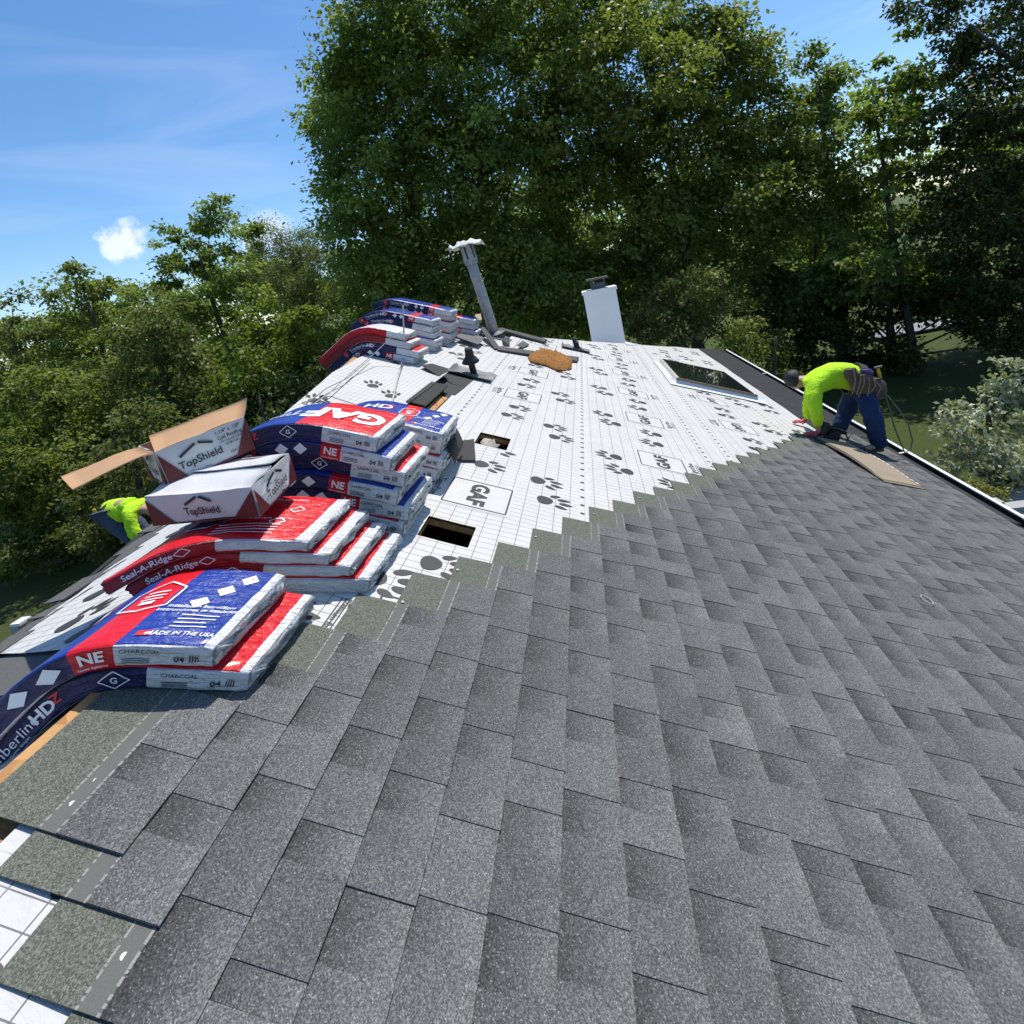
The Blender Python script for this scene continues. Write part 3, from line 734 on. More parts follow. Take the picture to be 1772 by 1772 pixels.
# ------------------------------------------------------------------ shingle bundles draped over the ridge
C_BLUE = (.006, .038, .29); C_NAVY = (.009, .011, .085); C_RED = (.66, .005, .014); C_DRED = (.30, .007, .012); C_WHITE = (.70, .71, .74); C_SILV = (.60, .61, .64)
SCHEMES = {   # stops along the length measured from the right-hand end: top, side
 'blue': ([(.025, C_WHITE), (.215, C_BLUE), (.30, C_RED), (2, C_BLUE)], [(.215, C_WHITE), (.30, C_RED), (2, C_NAVY)]),
 'gaf': ([(.025, C_WHITE), (.34, C_RED), (2, C_BLUE)], [(.235, C_WHITE), (2, C_NAVY)]),
 'ridge': ([(.04, C_WHITE), (.55, C_RED), (2, C_DRED)], [(.26, C_SILV), (2, C_DRED)]),
 'ridge_white': ([(2, C_WHITE)], [(.2, C_WHITE), (2, C_RED)]),
}
def bundle(u0, v_end, h, kind, label, group, shear=-.1, T=.072, Wd=.335, L=1.0, ridge=0.0, beta=None, seed=0, side=(), top=(), detail=True):
    beta = rad(24) if beta is None else beta
    rng = random.Random(seed * 7 + 3)
    # centre line: up the slope, over the ridge, down the other side
    n = 90; ds = L / n; s1 = max(.06, v_end - ridge - .12); sb = .30 + h * .6
    pos = [P(v_end, 0, h)]; ang = []
    for i in range(n + 1):
        s_ = i * ds; t_ = min(1, max(0, (s_ - s1) / sb)); t_ = t_ * t_ * (3 - 2 * t_)
        a = TH + (-beta - TH) * t_; ang.append(a)
        if i < n: pos.append(pos[-1] + ds * np.array([-math.cos(a), 0, math.sin(a)]))
    pos = np.array(pos); ang = np.array(ang)
    def frame(s_):
        x = min(max(s_ / L * n, 0), n - 1e-6); i = int(x); f = x - i
        p = pos[i] * (1 - f) + pos[i + 1] * f; a = ang[i] * (1 - f) + ang[i + 1] * f
        if s_ < 0: p = pos[0] - s_ * np.array([math.cos(a), 0, -math.sin(a)])
        if s_ > L: p = pos[n] + (s_ - L) * np.array([-math.cos(a), 0, math.sin(a)])
        return p, np.array([math.sin(a), 0, math.cos(a)])
    def disp(s_, w, t_):
        e = math.exp(-max(0, s_) / .10) + math.exp(-max(0, L - s_) / .10)
        return (.0032 if t_ < T * .98 else .0022) * nz3(s_ * 8, w * 11 + seed * 3.3, t_ * 16) + .0022 * nz3(s_ * 26 + t_ * 30, w * 30, seed * 2.1) + e * .0065 * nz3(s_ * 34 + w * 30, t_ * 60, seed + .5)
    def pt(s_, w, t_, out=(0, 0), off=0.0):
        p, nr = frame(s_); k = disp(s_, w, t_) + off
        sag = -.006 * math.exp(-max(0, s_) / .05) * (t_ > T * .5)
        return p + nr * (t_ + sag + out[1] * k) + YV * (u0 + w + shear * s_ + out[0] * k)
    rc = .009; per = []
    def arc(cw, ct, a0):
        for a in (a0, a0 + 45, a0 + 90): per.append((cw + rc * math.cos(rad(a)), ct + rc * math.sin(rad(a)), math.cos(rad(a)), math.sin(rad(a))))
    arc(rc, rc, 180); per += [(w, 0, 0, -1) for w in np.linspace(.09, Wd - .09, 3)]
    arc(Wd - rc, rc, 270); per += [(Wd, t_, 1, 0) for t_ in (T * .5,)]
    arc(Wd - rc, T - rc, 0); per += [(w, T, 0, 1) for w in np.linspace(Wd - .06, .06, 7)]
    arc(rc, T - rc, 90); per += [(0, t_, -1, 0) for t_ in (T * .68, T * .5, T * .32)]
    m = len(per); topS, sideS = SCHEMES[kind]
    st = sorted(set(np.round(np.concatenate([np.linspace(0, L, 27 if detail else 14), [.015, .03], [b for b, _ in topS if b < L], [b for b, _ in sideS if b < L]]), 4).tolist()))
    V = []; UVs = []; Fc = []; Cl = []; Wr = []
    for s_ in st:
        for k, (w, t_, ow, ot) in enumerate(per):
            V.append(pt(s_, w, t_, (ow, ot))); UVs.append((s_, w + t_ + seed * .7)); Wr.append(.22 + .75 * math.exp(-s_ / .08) if ot > .6 else .85)
    pick = lambda S, s_: next(c for b, c in S if s_ < b)
    for i in range(len(st) - 1):
        sm = (st[i] + st[i + 1]) / 2
        for k in range(m):
            a, b = per[k], per[(k + 1) % m]; ot = (a[3] + b[3]) / 2
            Fc.append((i * m + k, i * m + (k + 1) % m, (i + 1) * m + (k + 1) % m, (i + 1) * m + k))
            Cl.append(pick(topS, sm) if ot > .6 else (C_WHITE if ot < -.6 else pick(sideS, sm)))
    for end in (0, 1):                                # crumpled, folded ends
        s_ = 0 if end == 0 else L; base = 0 if end == 0 else (len(st) - 1) * m; prev = base
        for ring, (sc, ex) in enumerate(((.93, .005), (.62, .008), (.25, .007))):
            o = len(V)
            for (w, t_, ow, ot) in per:
                w2 = Wd / 2 + (w - Wd / 2) * (1 - (1 - sc) * .35); t2 = T / 2 + (t_ - T / 2) * sc
                e = ex + .016 * nz3(w * 38 + seed, t_ * 75, ring * 3.3 + end)
                V.append(pt(s_ - e if end == 0 else s_ + e, w2, t2)); UVs.append((s_ - .05 * ring, w + t_)); Wr.append(1.0)
            for k in range(m):
                q = (prev + k, o + k, o + (k + 1) % m, prev + (k + 1) % m)
                Fc.append(q if end == 0 else q[::-1]); Cl.append(C_WHITE if end == 0 else pick(sideS, s_ - .01))
            prev = o
        q = tuple(range(prev, prev + m)); Fc.append(q[::-1] if end == 0 else q); Cl.append(C_WHITE)
    Fc = [f[::-1] for f in Fc]
    ob = mesh_obj('shingle_bundle', V, Fc, WRAP, smooth=True, uvs=UVs)
    a = ob.data.attributes.new('col', 'FLOAT_COLOR', 'FACE'); a.data.foreach_set('color', np.array([c + (1,) for c in Cl], dtype=np.float32).ravel())
    a = ob.data.attributes.new('wrinkle', 'FLOAT', 'POINT'); a.data.foreach_set('value', np.array(Wr, dtype=np.float32))
    tag(ob, label, 'bundle', group)
    inks = {}
    def fs_(x, y): return pt(x, 0, y, (-1, 0), .0028)          # side facing the camera: x = s, y = t
    def ft_(x, y): return pt(x, y, T, (0, 1), .0030)            # top: x = s, y = w
    def pr(mn): return inks.setdefault(mn, Print())
    def put(items, fn, is_top):
        for it in items:
            kind_, mn = it[0], it[1]
            if kind_ == 'text':
                _, _, word, sc, tc, hh, bold, flip = it; pts, f2 = text2d(word, bold); sg = 1 if flip else -1
                pr(mn).mesh2([(sc + sg * x * hh, tc + (-y if flip else y) * hh) for x, y in pts], f2, fn)
            elif kind_ == 'diamond':
                _, _, sc, tc, rx, ry, lw = it; c = [(sc - rx, tc), (sc, tc + ry), (sc + rx, tc), (sc, tc - ry)]
                for k in range(4): pr(mn).line(c[k], c[(k + 1) % 4], lw, fn, 3)
            elif kind_ == 'poly': pr(mn).poly(it[2], fn)
            elif kind_ == 'line': pr(mn).line(it[2], it[3], it[4], fn, 3)
    put(side, fs_, False); put(top, ft_, True)
    MM = {'w': INKW, 'r': INKR, 'k': INKK, 'n': INKB}; NMM = {'w': 'white_print', 'r': 'red_print', 'k': 'black_print', 'n': 'navy_print'}
    for mn, p_ in inks.items(): tag(p_.build(NMM[mn], MM[mn], ob), kind='stuff')
    return ob
def S_word(T, s0=.56, hh=None):
    hh = hh or T * .40
    return [('text', 'w', 'Timberline', s0, T * .5, hh, 0.0, False), ('text', 'w', 'HD', s0 - hh * 3.85, T * .5, hh * 1.12, .035, False), ('text', 'r', 'Z', s0 - hh * 5.25, T * .6, hh * .9, .03, False),
            ('text', 'w', 'High Definition Lifetime Shingles', s0 + .02, T * .17, hh * .26, 0, False), ('poly', 'r', [(s0 + hh * 5.6, T * .12), (s0 + hh * 4.1, T * .12), (s0 + hh * 4.1, T * .9), (s0 + hh * 5.6, T * .9)]), ('text', 'w', 'GAF', s0 + hh * 4.85, T * .5, hh * .42, .02, False)]
def S_label(T): return [('text', 'k', 'CHARCOAL', .16, T * .70, T * .17, 0, False), ('text', 'k', '04', .075, T * .40, T * .26, .02, False)] + [('line', 'k', (.20, T * (.2 + .09 * k)), (.14, T * (.2 + .09 * k)), .0022) for k in range(3)] + [('line', 'k', (.05 - .006 * k, T * .28), (.05 - .006 * k, T * .62), .0028) for k in range(4)]
def S_dia(T, s0): return [('diamond', 'w', s0, T * .5, .033, T * .36, .0028), ('text', 'w', 'G', s0, T * .5, T * .24, .02, False)]
def S_chips(T, s0): return [('poly', 'w', [(s0 - .028 + d, T * .5), (s0 + d, T * .84), (s0 + .028 + d, T * .5), (s0 + d, T * .16)]) for d in (0, .075)] 
def S_ne(T): return [('text', 'w', 'NE', .2575, T * .58, T * .42, .03, False), ('text', 'w', 'Nueva Inglaterra', .2575, T * .2, T * .1, 0, False)]
def T_gaf(Wd=.335): return [('text', 'w', 'GAF', .205, Wd * .5, .125, .045, True), ('text', 'w', 'Timberline', .60, Wd * .5, .07, 0, True)]
def T_blue(Wd=.335):
    o = []
    for k in range(3):
        c, w = .075 + .032 * k, Wd * (.84 - .17 * k); o.append(('poly', 'w', [(c - .026, w), (c - .004, w + .024), (c + .022, w), (c, w - .024)]))
        o.append(('line', 'r', (c - .008, w + .004), (c + .008, w - .004), .005))
    sh = [(.205, .155), (.205, .235), (.255, .27), (.305, .235), (.305, .155), (.255, .135)]
    for k in range(6): o.append(('line', 'w', sh[k], sh[(k + 1) % 6], .0045))
    for k in range(3): o.append(('line', 'w', (.232, .19 + .016 * k), (.278, .19 + .016 * k), .005))
    o.append(('poly', 'w', [(.24, .165), (.27, .165), (.27, .18), (.24, .18)]))
    o.append(('text', 'w', 'Installation Instructions', .115, .150, .012, .008, False)); o.append(('text', 'w', 'Instrucciones de instalacion', .115, .133, .012, .008, False))
    for k, wd_ in enumerate((.09, .09, .075, .085)): o.append(('line', 'w', (.145, .112 - .015 * k), (.145 - wd_, .112 - .015 * k), .0032))
    o.append(('text', 'w', 'MADE IN THE USA', .10, .040, .013, .012, False)); o.append(('poly', 'r', [(.195, .032), (.165, .032), (.165, .05), (.195, .05)]))
    o += [('line', 'w', (.195, .041), (.165, .041), .003), ('text', 'w', 'HD', .43, Wd * .62, .07, .03, False), ('text', 'r', 'Z', .375, Wd * .66, .05, .03, False)]
    return o
def T_ridge(Wd):
    o = [('text', 'w', 'Installation instructions', .20, Wd * .86, .011, .0, False), ('text', 'w', 'Protect from sunlight  keep dry', .21, Wd * .42, .011, 0, False)]
    for k in range(4): o.append(('line', 'w', (.30, Wd * .30 - .018 * k), (.13, Wd * .30 - .018 * k), .004))
    for k, (a, b) in enumerate(((.13, .64), (.15, .36))): o += [('diamond', 'w', a, Wd * b, .024, .024, .004)]
    hx = [(.34 + .095 * math.cos(rad(a)), Wd * .62 + .095 * math.sin(rad(a))) for a in range(30, 390, 60)]
    o.append(('poly', 'n', hx)); o += [('line', 'w', hx[k], hx[(k + 1) % 6], .006) for k in range(6)]
    return o
def S_ridge(T): return [('text', 'w', 'Seal-A-Ridge', .44, T * .5, T * .42, .012, False), ('diamond', 'w', .345, T * .5, .022, T * .3, .0025)]

g = 'bundles in the nearest pile'
T = .066
bundle(1.125, .325, .028, 'gaf', 'navy sided bundle at the bottom of the nearest pile, red and white top end', g, -.30, T, beta=rad(38), seed=1, side=S_word(T, .56) + S_dia(T, .30) + S_label(T), top=[('text', 'w', 'O', .17, .17, .12, .05, True)] )
bundle(1.10, .235, .098, 'blue', 'bright blue topped bundle with red band lying on the nearest pile', g, -.33, T, beta=rad(36), seed=2, side=S_word(T, .80) + S_chips(T, .345) + S_ne(T) + S_label(T) + S_dia(T, .54), top=T_blue())
T = .074
g = 'red ridge cap bundles below the cartons'
BR_ = [(1.625, .455, .014, .062, 'lowest of the red ridge cap bundles, sticking out over the paw prints'), (1.60, .385, .078, .046, 'second red ridge cap bundle from the roof deck'), (1.57, .315, .126, .046, 'third red ridge cap bundle from the roof deck'), (1.54, .245, .174, .046, 'topmost red ridge cap bundle, carrying the nail cartons')]
for k, (u, v, h, t_, lb) in enumerate(BR_):
    bundle(u, v, h, 'ridge', lb, g, -.42, t_, .33, L=.56, beta=rad(18), seed=10 + k, side=S_ridge(t_), top=T_ridge(.33) if k == 3 else ([('text', 'w', 'O', .14, .17, .1, .05, True)] if k == 0 else []))
g = 'bundles in the tall middle pile'
CW = [('gaf', 'lowest bundle of the tall pile, beside the open vent slot'), ('blue', 'second bundle up in the tall pile, with a strip of blue top showing'), ('blue', 'third bundle up in the tall pile, its side marked NE'), ('gaf', 'fourth bundle up in the tall pile, navy side with a diamond'), ('blue', 'fifth bundle up in the tall pile, just under the red topped one'), ('gaf', 'red topped bundle with white letters crowning the tall pile')]
for k, (kd, lb) in enumerate(CW):
    u, v = [(2.01, .445), (2.02, .455), (2.0, .40), (2.03, .41), (1.99, .35), (1.985, .28)][k]
    sd_ = (S_word(T, .66) + S_dia(T, .37) + S_label(T)) if kd == 'gaf' else (S_ne(T) + S_chips(T, .38) + S_label(T) + S_word(T, .72))
    bundle(u, v, .014 + .0735 * k, kd, lb, g, -.10, T, beta=rad(22), seed=20 + k, side=sd_, top=T_gaf() if k == 5 else [])
g = 'bundles in the pile behind the tall one'
DW = [('gaf', 'lowest white ended bundle in the pile behind the tall pile'), ('gaf', 'second white ended bundle in the pile behind the tall pile'), ('gaf', 'third white ended bundle in the pile behind the tall pile'), ('blue', 'blue topped bundle with white diamonds on the pile behind the tall one')]
for k, (kd, lb) in enumerate(DW):
    bundle(2.60 + [0, .0, .02, -.02][k], .43 + [0, .02, -.01, .0][k], .014 + .0735 * k, kd, lb, g, -.04, T, beta=rad(22), seed=30 + k, side=S_label(T) + (S_ne(T) if kd == 'blue' else []), top=T_blue() if k == 3 else [])
g = 'bundles on the far piles'
FAR = [(4.98, -.50, ['blue', 'gaf', 'ridge', 'ridge_white'], 'front far pile by the loose sheet', [.0, .04, -.06, -.13]),
       (5.75, -.52, ['gaf', 'blue', 'gaf', 'gaf', 'blue'], 'second far pile behind the rope', [0, .02, -.03, -.05, -.06]),
       (6.35, -.50, ['gaf', 'gaf', 'blue', 'gaf', 'blue', 'blue'], 'third far pile', [0, .03, .0, .02, -.03, -.02]),
       (7.0, -.30, ['gaf', 'blue', 'gaf', 'blue'], 'farthest pile next to the metal flue', [0, .03, -.02, -.03])]
ORD = ['lowest', 'second', 'third', 'fourth', 'fifth', 'sixth']
for q, (u, v, ks, nm, dv) in enumerate(FAR):
    for k, kd in enumerate(ks):
        cl = {'gaf': 'navy sided', 'blue': 'navy and red sided', 'ridge': 'red sided', 'ridge_white': 'white topped'}[kd]
        sd_ = S_word(T, .62) if kd == 'gaf' else (S_chips(T, .38) + S_ne(T) + S_word(T, .70) if kd == 'blue' else [])
        w_ = 'topmost' if k == len(ks) - 1 else ORD[k]
        bundle(u + .02 * math.sin(k * 3 + q), v + dv[k], .016 + .074 * k, kd, f'{w_} bundle of the {nm}, {cl}', g, -.05, T, ridge=vleft(u) + .12, beta=rad(30), seed=40 + q * 10 + k, side=sd_, detail=False)

# ------------------------------------------------------------------ nail cartons
def carton(name, label, org, e1, e2, hgt, lean=0.0, open_=False, seed=0, words=True):
    """org = bottom near corner; e1 along the right-hand face, e2 along the left-hand face"""
    org = np.asarray(org, float); e1 = np.asarray(e1, float); e2 = np.asarray(e2, float); l1, l2 = np.linalg.norm(e1), np.linalg.norm(e2); d1, d2 = e1 / l1, e2 / l2
    up = _n(np.cross(d1, d2)); up = up if up[2] > 0 else -up
    root = empty(name, org); tag(root, label, 'carton', 'nail cartons')
    th = .004
    def bump_(a, b, c): return .009 * nz3(a * 5 + seed, b * 5, c * 5) 
    def wall(nm, o, dx, lx, out, mat):
        nx, nzz = 7, 4; V = []
        for side_ in (0, 1):
            for j in range(nzz + 1):
                for i in range(nx + 1):
                    p = o + dx * lx * i / nx + up * hgt * j / nzz
                    b_ = bump_(*(p * 3)) * math.sin(math.pi * i / nx) * (1 if j < nzz else .6)
                    V.append(p + out * (b_ - th * side_))
        k = (nx + 1) * (nzz + 1); fs = []
        for j in range(nzz):
            for i in range(nx):
                a = j * (nx + 1) + i; fs += [(a, a + 1, a + nx + 2, a + nx + 1), (k + a, k + a + nx + 1, k + a + nx + 2, k + a + 1)]
        for i in range(nx): a = nzz * (nx + 1) + i; fs.append((a, a + 1, k + a + 1, k + a))
        ob = adopt(mesh_obj(nm, V, fs, [CARTW, CARD], None, [0 if (q % 2 == 0 or q >= nx * nzz * 2) else 1 for q in range(len(fs))]), root)
        ink = {'m': Print(), 'k': Print()}
        def fn(a, z):
            p = o + dx * a + up * z
            b_ = bump_(*((o + dx * a + up * z) * 3)) * math.sin(math.pi * min(1, max(0, a / lx))) * (1 if z < hgt * .8 else .75)
            return p + out * (b_ + .0050)
        return ob, ink, fn
    n1 = -d2; n2 = -d1
    res = []
    for nm, o, dx, lx, out, front in (('side_panel', org, d1, l1, n1, 1), ('side_panel', org, d2, l2, n2, 2), ('side_panel', org + e2, d1, l1, d2, 0), ('side_panel', org + e1, d2, l2, d1, 3)):
        ob, ink, fn = wall(nm, o, dx, lx, out, CARTW); res.append((ob, fn))
        tri = Print()
        for x0, sg in ((0, 1), (lx, -1)):
            q = [(x0 + sg * .002, .002), (x0 + sg * .002, hgt * .93), (x0 + sg * lx * .23, .002)]
            for s_ in range(6):
                f0, f1 = s_ / 6, (s_ + 1) / 6; a0, a1 = q[0][1] + (q[1][1] - q[0][1]) * f0, q[0][1] + (q[1][1] - q[0][1]) * f1; w0, w1 = lx * .23 * (1 - f0), lx * .23 * (1 - f1) + .001
                tri.mesh2([(x0 + sg * .001, a0), (x0 + sg * w0, a0), (x0 + sg * w1, a1), (x0 + sg * .001, a1)], [(0, 1, 2, 3)], fn)
        tri.mesh2([(lx * i / 6, z) for z in (.001, hgt * .07) for i in range(7)], [(i, i + 1, 8 + i, 7 + i) for i in range(6)], fn)
        tag(tri.build('maroon_print', CARTR, ob), kind='stuff')
        if words and front:
            ik = Print(); mir = front in (2, 3)
            cx = lx * (.40 if front == 1 and open_ else .5); hh = hgt * (.20 if open_ else .26)
            mx = lambda x: (lx - x) if front == 2 else x
            sgn = -1 if front == 2 else 1
            if front in (1, 2, 3):
                pts, f2 = text2d('TopShield', .012); ik.mesh2([(mx(cx) + sgn * x * hh * .92, hgt * .40 + y * hh) for x, y in pts], f2, fn)
                for a, b in (((-2.2, .15), (-.1, 1.15)), ((.25, 1.15), (1.9, .42))):
                    ik.line((mx(cx) + sgn * a[0] * hh, hgt * .60 + a[1] * hh), (mx(cx) + sgn * b[0] * hh, hgt * .60 + b[1] * hh), hh * .34, fn, 4)
            if front == (1 if open_ else 3):
                for wd_, yy, h2 in (('1-1/4" x .120"', .86, .105), ('Coil Roofing', .70, .11), ('EG / Smooth Shank', .58, .06), ('ASTM F1667', .48, .06), ('7200 Cts', .22, .07)):
                    pts, f2 = text2d(wd_, .006); ik.mesh2([(lx * .78 + x * hgt * h2 * .8, hgt * yy + y * hgt * h2) for x, y in pts], f2, fn)
                pts, f2 = text2d('Made in China', 0); ik.mesh2([(lx * .38 + x * hgt * .055, hgt * .12 + y * hgt * .055) for x, y in pts], f2, fn)
            tag(ik.build('lettering', INKK, ob), kind='stuff')
    mb = MB(); mb.slab([org + up * .004, org + e1 + up * .004, org + e1 + e2 + up * .004, org + e2 + up * .004], up, .004); adopt(mb.build('base_panel', CARTR), root)
    return root, org, d1, d2, up, l1, l2
def flap(root, p, q, dirv, ln, mats=None, bend=.12, taper=.03, nm='flap'):
    """a cardboard flap hinged on the edge p-q"""
    p, q, dirv = np.asarray(p, float), np.asarray(q, float), _n(dirv); nrm = _n(np.cross(q - p, dirv)); nrm = nrm if nrm[2] > 0 else -nrm
    V = []; nx, ny = 8, 6; UVs = []
    for side_ in (0, 1):
        for j in range(ny + 1):
            for i in range(nx + 1):
                a, b = i / nx, j / ny; aa = a + (.5 - a) * taper * b
                c = p + (q - p) * aa + dirv * ln * b - nrm * (bend * ln * b * b + .012 * nz3(a * 2.3, b * 2, p[0] * 9)) - nrm * .0035 * side_
                V.append(c); UVs.append((a, b))
    k = (nx + 1) * (ny + 1); fs = []; mi = []
    for j in range(ny):
        for i in range(nx):
            a = j * (nx + 1) + i; fs += [(a, a + 1, a + nx + 2, a + nx + 1), (k + a, k + a + nx + 1, k + a + nx + 2, k + a + 1)]; mi += [0, 1]
    bd = [i for i in range(nx + 1)] + [j * (nx + 1) + nx for j in range(1, ny + 1)] + [ny * (nx + 1) + i for i in range(nx - 1, -1, -1)] + [j * (nx + 1) for j in range(ny - 1, 0, -1)]
    for i in range(len(bd)): a, b = bd[i], bd[(i + 1) % len(bd)]; fs.append((a, b, k + b, k + a)); mi.append(0)
    return adopt(mesh_obj(nm, V, fs, mats or [CARD, CARTW], None, mi, smooth=True, uvs=UVs), root)
# lower, closed carton
z1 = .250
c1, o1, a1, b1, up1, l1, l2 = carton('nail_carton', 'closed white nail carton lying on the red bundles under the open one', (.19, 1.50, z1 - .018), (-.03, .28, .02), (-.44, .03, .01), .108, seed=3)
top_p = o1 + up1 * .108
flap(c1, top_p, top_p + b1 * l2, a1 + up1 * .03, l1 * .52, [CARTW, CARD], -.05, 0, 'top_flap'); flap(c1, top_p + a1 * l1, top_p + a1 * l1 + b1 * l2, -a1 + up1 * .12, l1 * .5, [CARTW, CARD], -.03, 0, 'top_flap')
# upper, open carton
c2, o2, a2, b2, up2, m1, m2 = carton('nail_carton', 'open nail carton with brown cardboard flaps spread, on top of the closed one', (-.215, 1.60, z1 + .100), (.19, .245, .03), (-.235, .165, .0), .142, open_=True, seed=8)
tp = o2 + up2 * .142
flap(c2, tp, tp + b2 * m2, -a2 * 1.0 + up2 * .05 + b2 * .25, .25, None, .12, -.2)
flap(c2, tp, tp + a2 * m1, b2 * .62 + up2 * .22 + a2 * .25, .12, None, -.10, -.16)

# ------------------------------------------------------------------ things standing on the roof
def flue():
    b = P(-.09, 7.88, -.05); tpt = at(804, 418, 7.75); ax = _n(tpt - b); L_ = np.linalg.norm(tpt - b)
    root = empty('flue_pipe', b); tag(root, 'tall leaning galvanised flue pipe capped with a scrap of underlayment', 'flue')
    sx = _n(np.cross(ax, YV)); sy = np.cross(ax, sx)
    mb = MB(); mb.tube([b + ax * t_ for t_ in np.linspace(0, L_ * .86, 5)], .082, 24); adopt(mb.build('pipe', GALV, smooth=True), root)
    mb = MB(); mb.box(b + ax * L_ * .43 + sx * .0835 * .7 - sy * .0835 * .7, [_n(sx - sy), _n(sx + sy), ax], [.005, .009, L_ * .42]); adopt(mb.build('seam', GALV), root)
    mb = MB(); mb.tube([b + ax * L_ * .80, b + ax * L_ * .805], .118, 24); mb.tube([b + ax * L_ * .775, b + ax * L_ * .80], .10, 24); adopt(mb.build('collar', GALV, smooth=False), root)
    mb = MB(); mb.tube([b + ax * L_ * .806, b + ax * L_ * .985], [.108, .102], 24); adopt(mb.build('cap', GALV, smooth=False), root)
    for k in range(6):
        a = k * 1.047 + .4; c = b + ax * L_ * .90 + (sx * math.cos(a) + sy * math.sin(a)) * .106
        mb = MB(); mb.box(c, [_n(sx * math.cos(a) + sy * math.sin(a)), _n(-sx * math.sin(a) + sy * math.cos(a)), ax], [.004, .012, L_ * .07]); adopt(mb.build('cap_slot', BLACKP), root)
    mb = MB(); mb.tube([b + ax * .10, b + ax * .14], [.17, .10], 20); adopt(mb.build('storm_collar', DARKG), root)
    mb = MB(); mb.slab([P(-.32, 7.62, .01), P(.16, 7.62, .01), P(.16, 8.02, .01), P(-.32, 8.02, .01)], NN, .006); mb.tube([b + ax * .02, b + ax * .12], [.15, .115], 20); adopt(mb.build('base_flashing', DARKG), root)
    V = []; n = 12
    for j in range(n):
        for i in range(n):
            x, y = (i / (n - 1) - .5), (j / (n - 1) - .5); rr = math.hypot(x, y)
            z = .03 - .22 * max(0, rr - .22) + .05 * nz3(x * 7 + 2, y * 7) + (.06 if (i > 9 and j > 8) else 0)
            V.append(b + ax * (L_ * .985 + z) + sx * x * .50 + sy * y * .44)
    fs = [(j * n + i, j * n + i + 1, (j + 1) * n + i + 1, (j + 1) * n + i) for j in range(n - 1) for i in range(n - 1)]
    o = mesh_obj('cover_sheet', V, fs, simple('pale_weathered_cloth', (.55, .57, .52), .8, var=.3, scale=14), smooth=True); adopt(o, root)
    md = o.modifiers.new('s', 'SOLIDIFY'); md.thickness = .006
flue()
def vent(v, u, hgt, name_label, boot_up, seed):
    b = P(v, u, .0); root = empty('vent_pipe', b); tag(root, name_label, 'vent pipe'); ax = _n(ZV + np.array([-.06, 0, 0]))
    mb = MB(); mb.tube([b, b + ax * hgt], .034, 18); mb.tube([b + ax * hgt * .2, b + ax * (hgt - .002)], .030, 18); adopt(mb.build('pipe', BLACKP, smooth=True), root)
    V = []; n = 12; rng = random.Random(seed)
    for j in range(n):
        for i in range(n):
            x, y = (i / (n - 1) - .5), (j / (n - 1) - .5)
            V.append(P(v + x * .46 - .03, u + y * .40, .024 + .028 * max(0, nz3(x * 5 + seed, y * 5)) + (.03 if (i == 0 or j == 0) else 0)))
    o = mesh_obj('flashing', V, [(j * n + i, (j + 1) * n + i, (j + 1) * n + i + 1, j * n + i + 1) for j in range(n - 1) for i in range(n - 1)], simple('dull_lead_flashing', (.21, .21, .215), .55, .3, var=.4, scale=12, bump=.4), smooth=True); adopt(o, root)
    c = b + ax * (hgt * boot_up); t2 = _n(ax + np.array([.15, -.25, 0]))
    mb = MB(); mb.tube([c, c + t2 * .03, c + t2 * .06, c + t2 * .11, c + t2 * .15], [.092, .074, .048, .042, .040], 20); adopt(mb.build('rubber_boot', BLACKM, smooth=True), root)
vent(.13, 5.11, .25, 'black plumbing vent pipe with its rubber boot pushed up, near the ridge opening', .66, 3)
vent(1.18, 8.25, .22, 'small black plumbing vent pipe at the far end of the white roof', .0, 6)

def chimney():
    c = at(1052, 585, 11.0); w = .345
    root = empty('chimney', (c[0], c[1], c[2])); tag(root, 'plain white boxed chimney behind the far hip of the roof', 'chimney')
    top = at(1036, 506, 11.0)[2]
    mb = MB(); mb.box([c[0], c[1] + w, (top + c[2] - .9) / 2], [XV, YV, ZV], [w, w, (top - c[2] + .9) / 2]); adopt(mb.build('shaft', WHITE), root)
    mb = MB(); mb.box([c[0], c[1] + w, top + .03], [XV, YV, ZV], [w + .025, w + .025, .035]); adopt(mb.build('cap', WHITE), root)
    mb = MB(); mb.box([c[0] - .0, c[1] + w, top + .13], [XV, YV, ZV], [.15, .15, .065]); adopt(mb.build('flue_liner', DARKG), root)
    for sx in (-1, 1):
        for sy in (-1, 1): mb = MB(); mb.box([c[0] + sx * .14, c[1] + w + sy * .14, top + .20], [XV, YV, ZV], [.012, .012, .07]); adopt(mb.build('cowl_post', DARKG), root)
    mb = MB(); mb.box([c[0], c[1] + w, top + .285], [XV, YV, ZV], [.23, .23, .02]); adopt(mb.build('cowl', DARKG), root)
    mb = MB(); mb.slab([P(2.35, 10.33, .02), P(2.5, 10.45, .03), P(2.1, 10.2, .06), P(2.15, 10.12, .02)], NN, .006); adopt(mb.build('flashing', WHITE), root)
chimney()
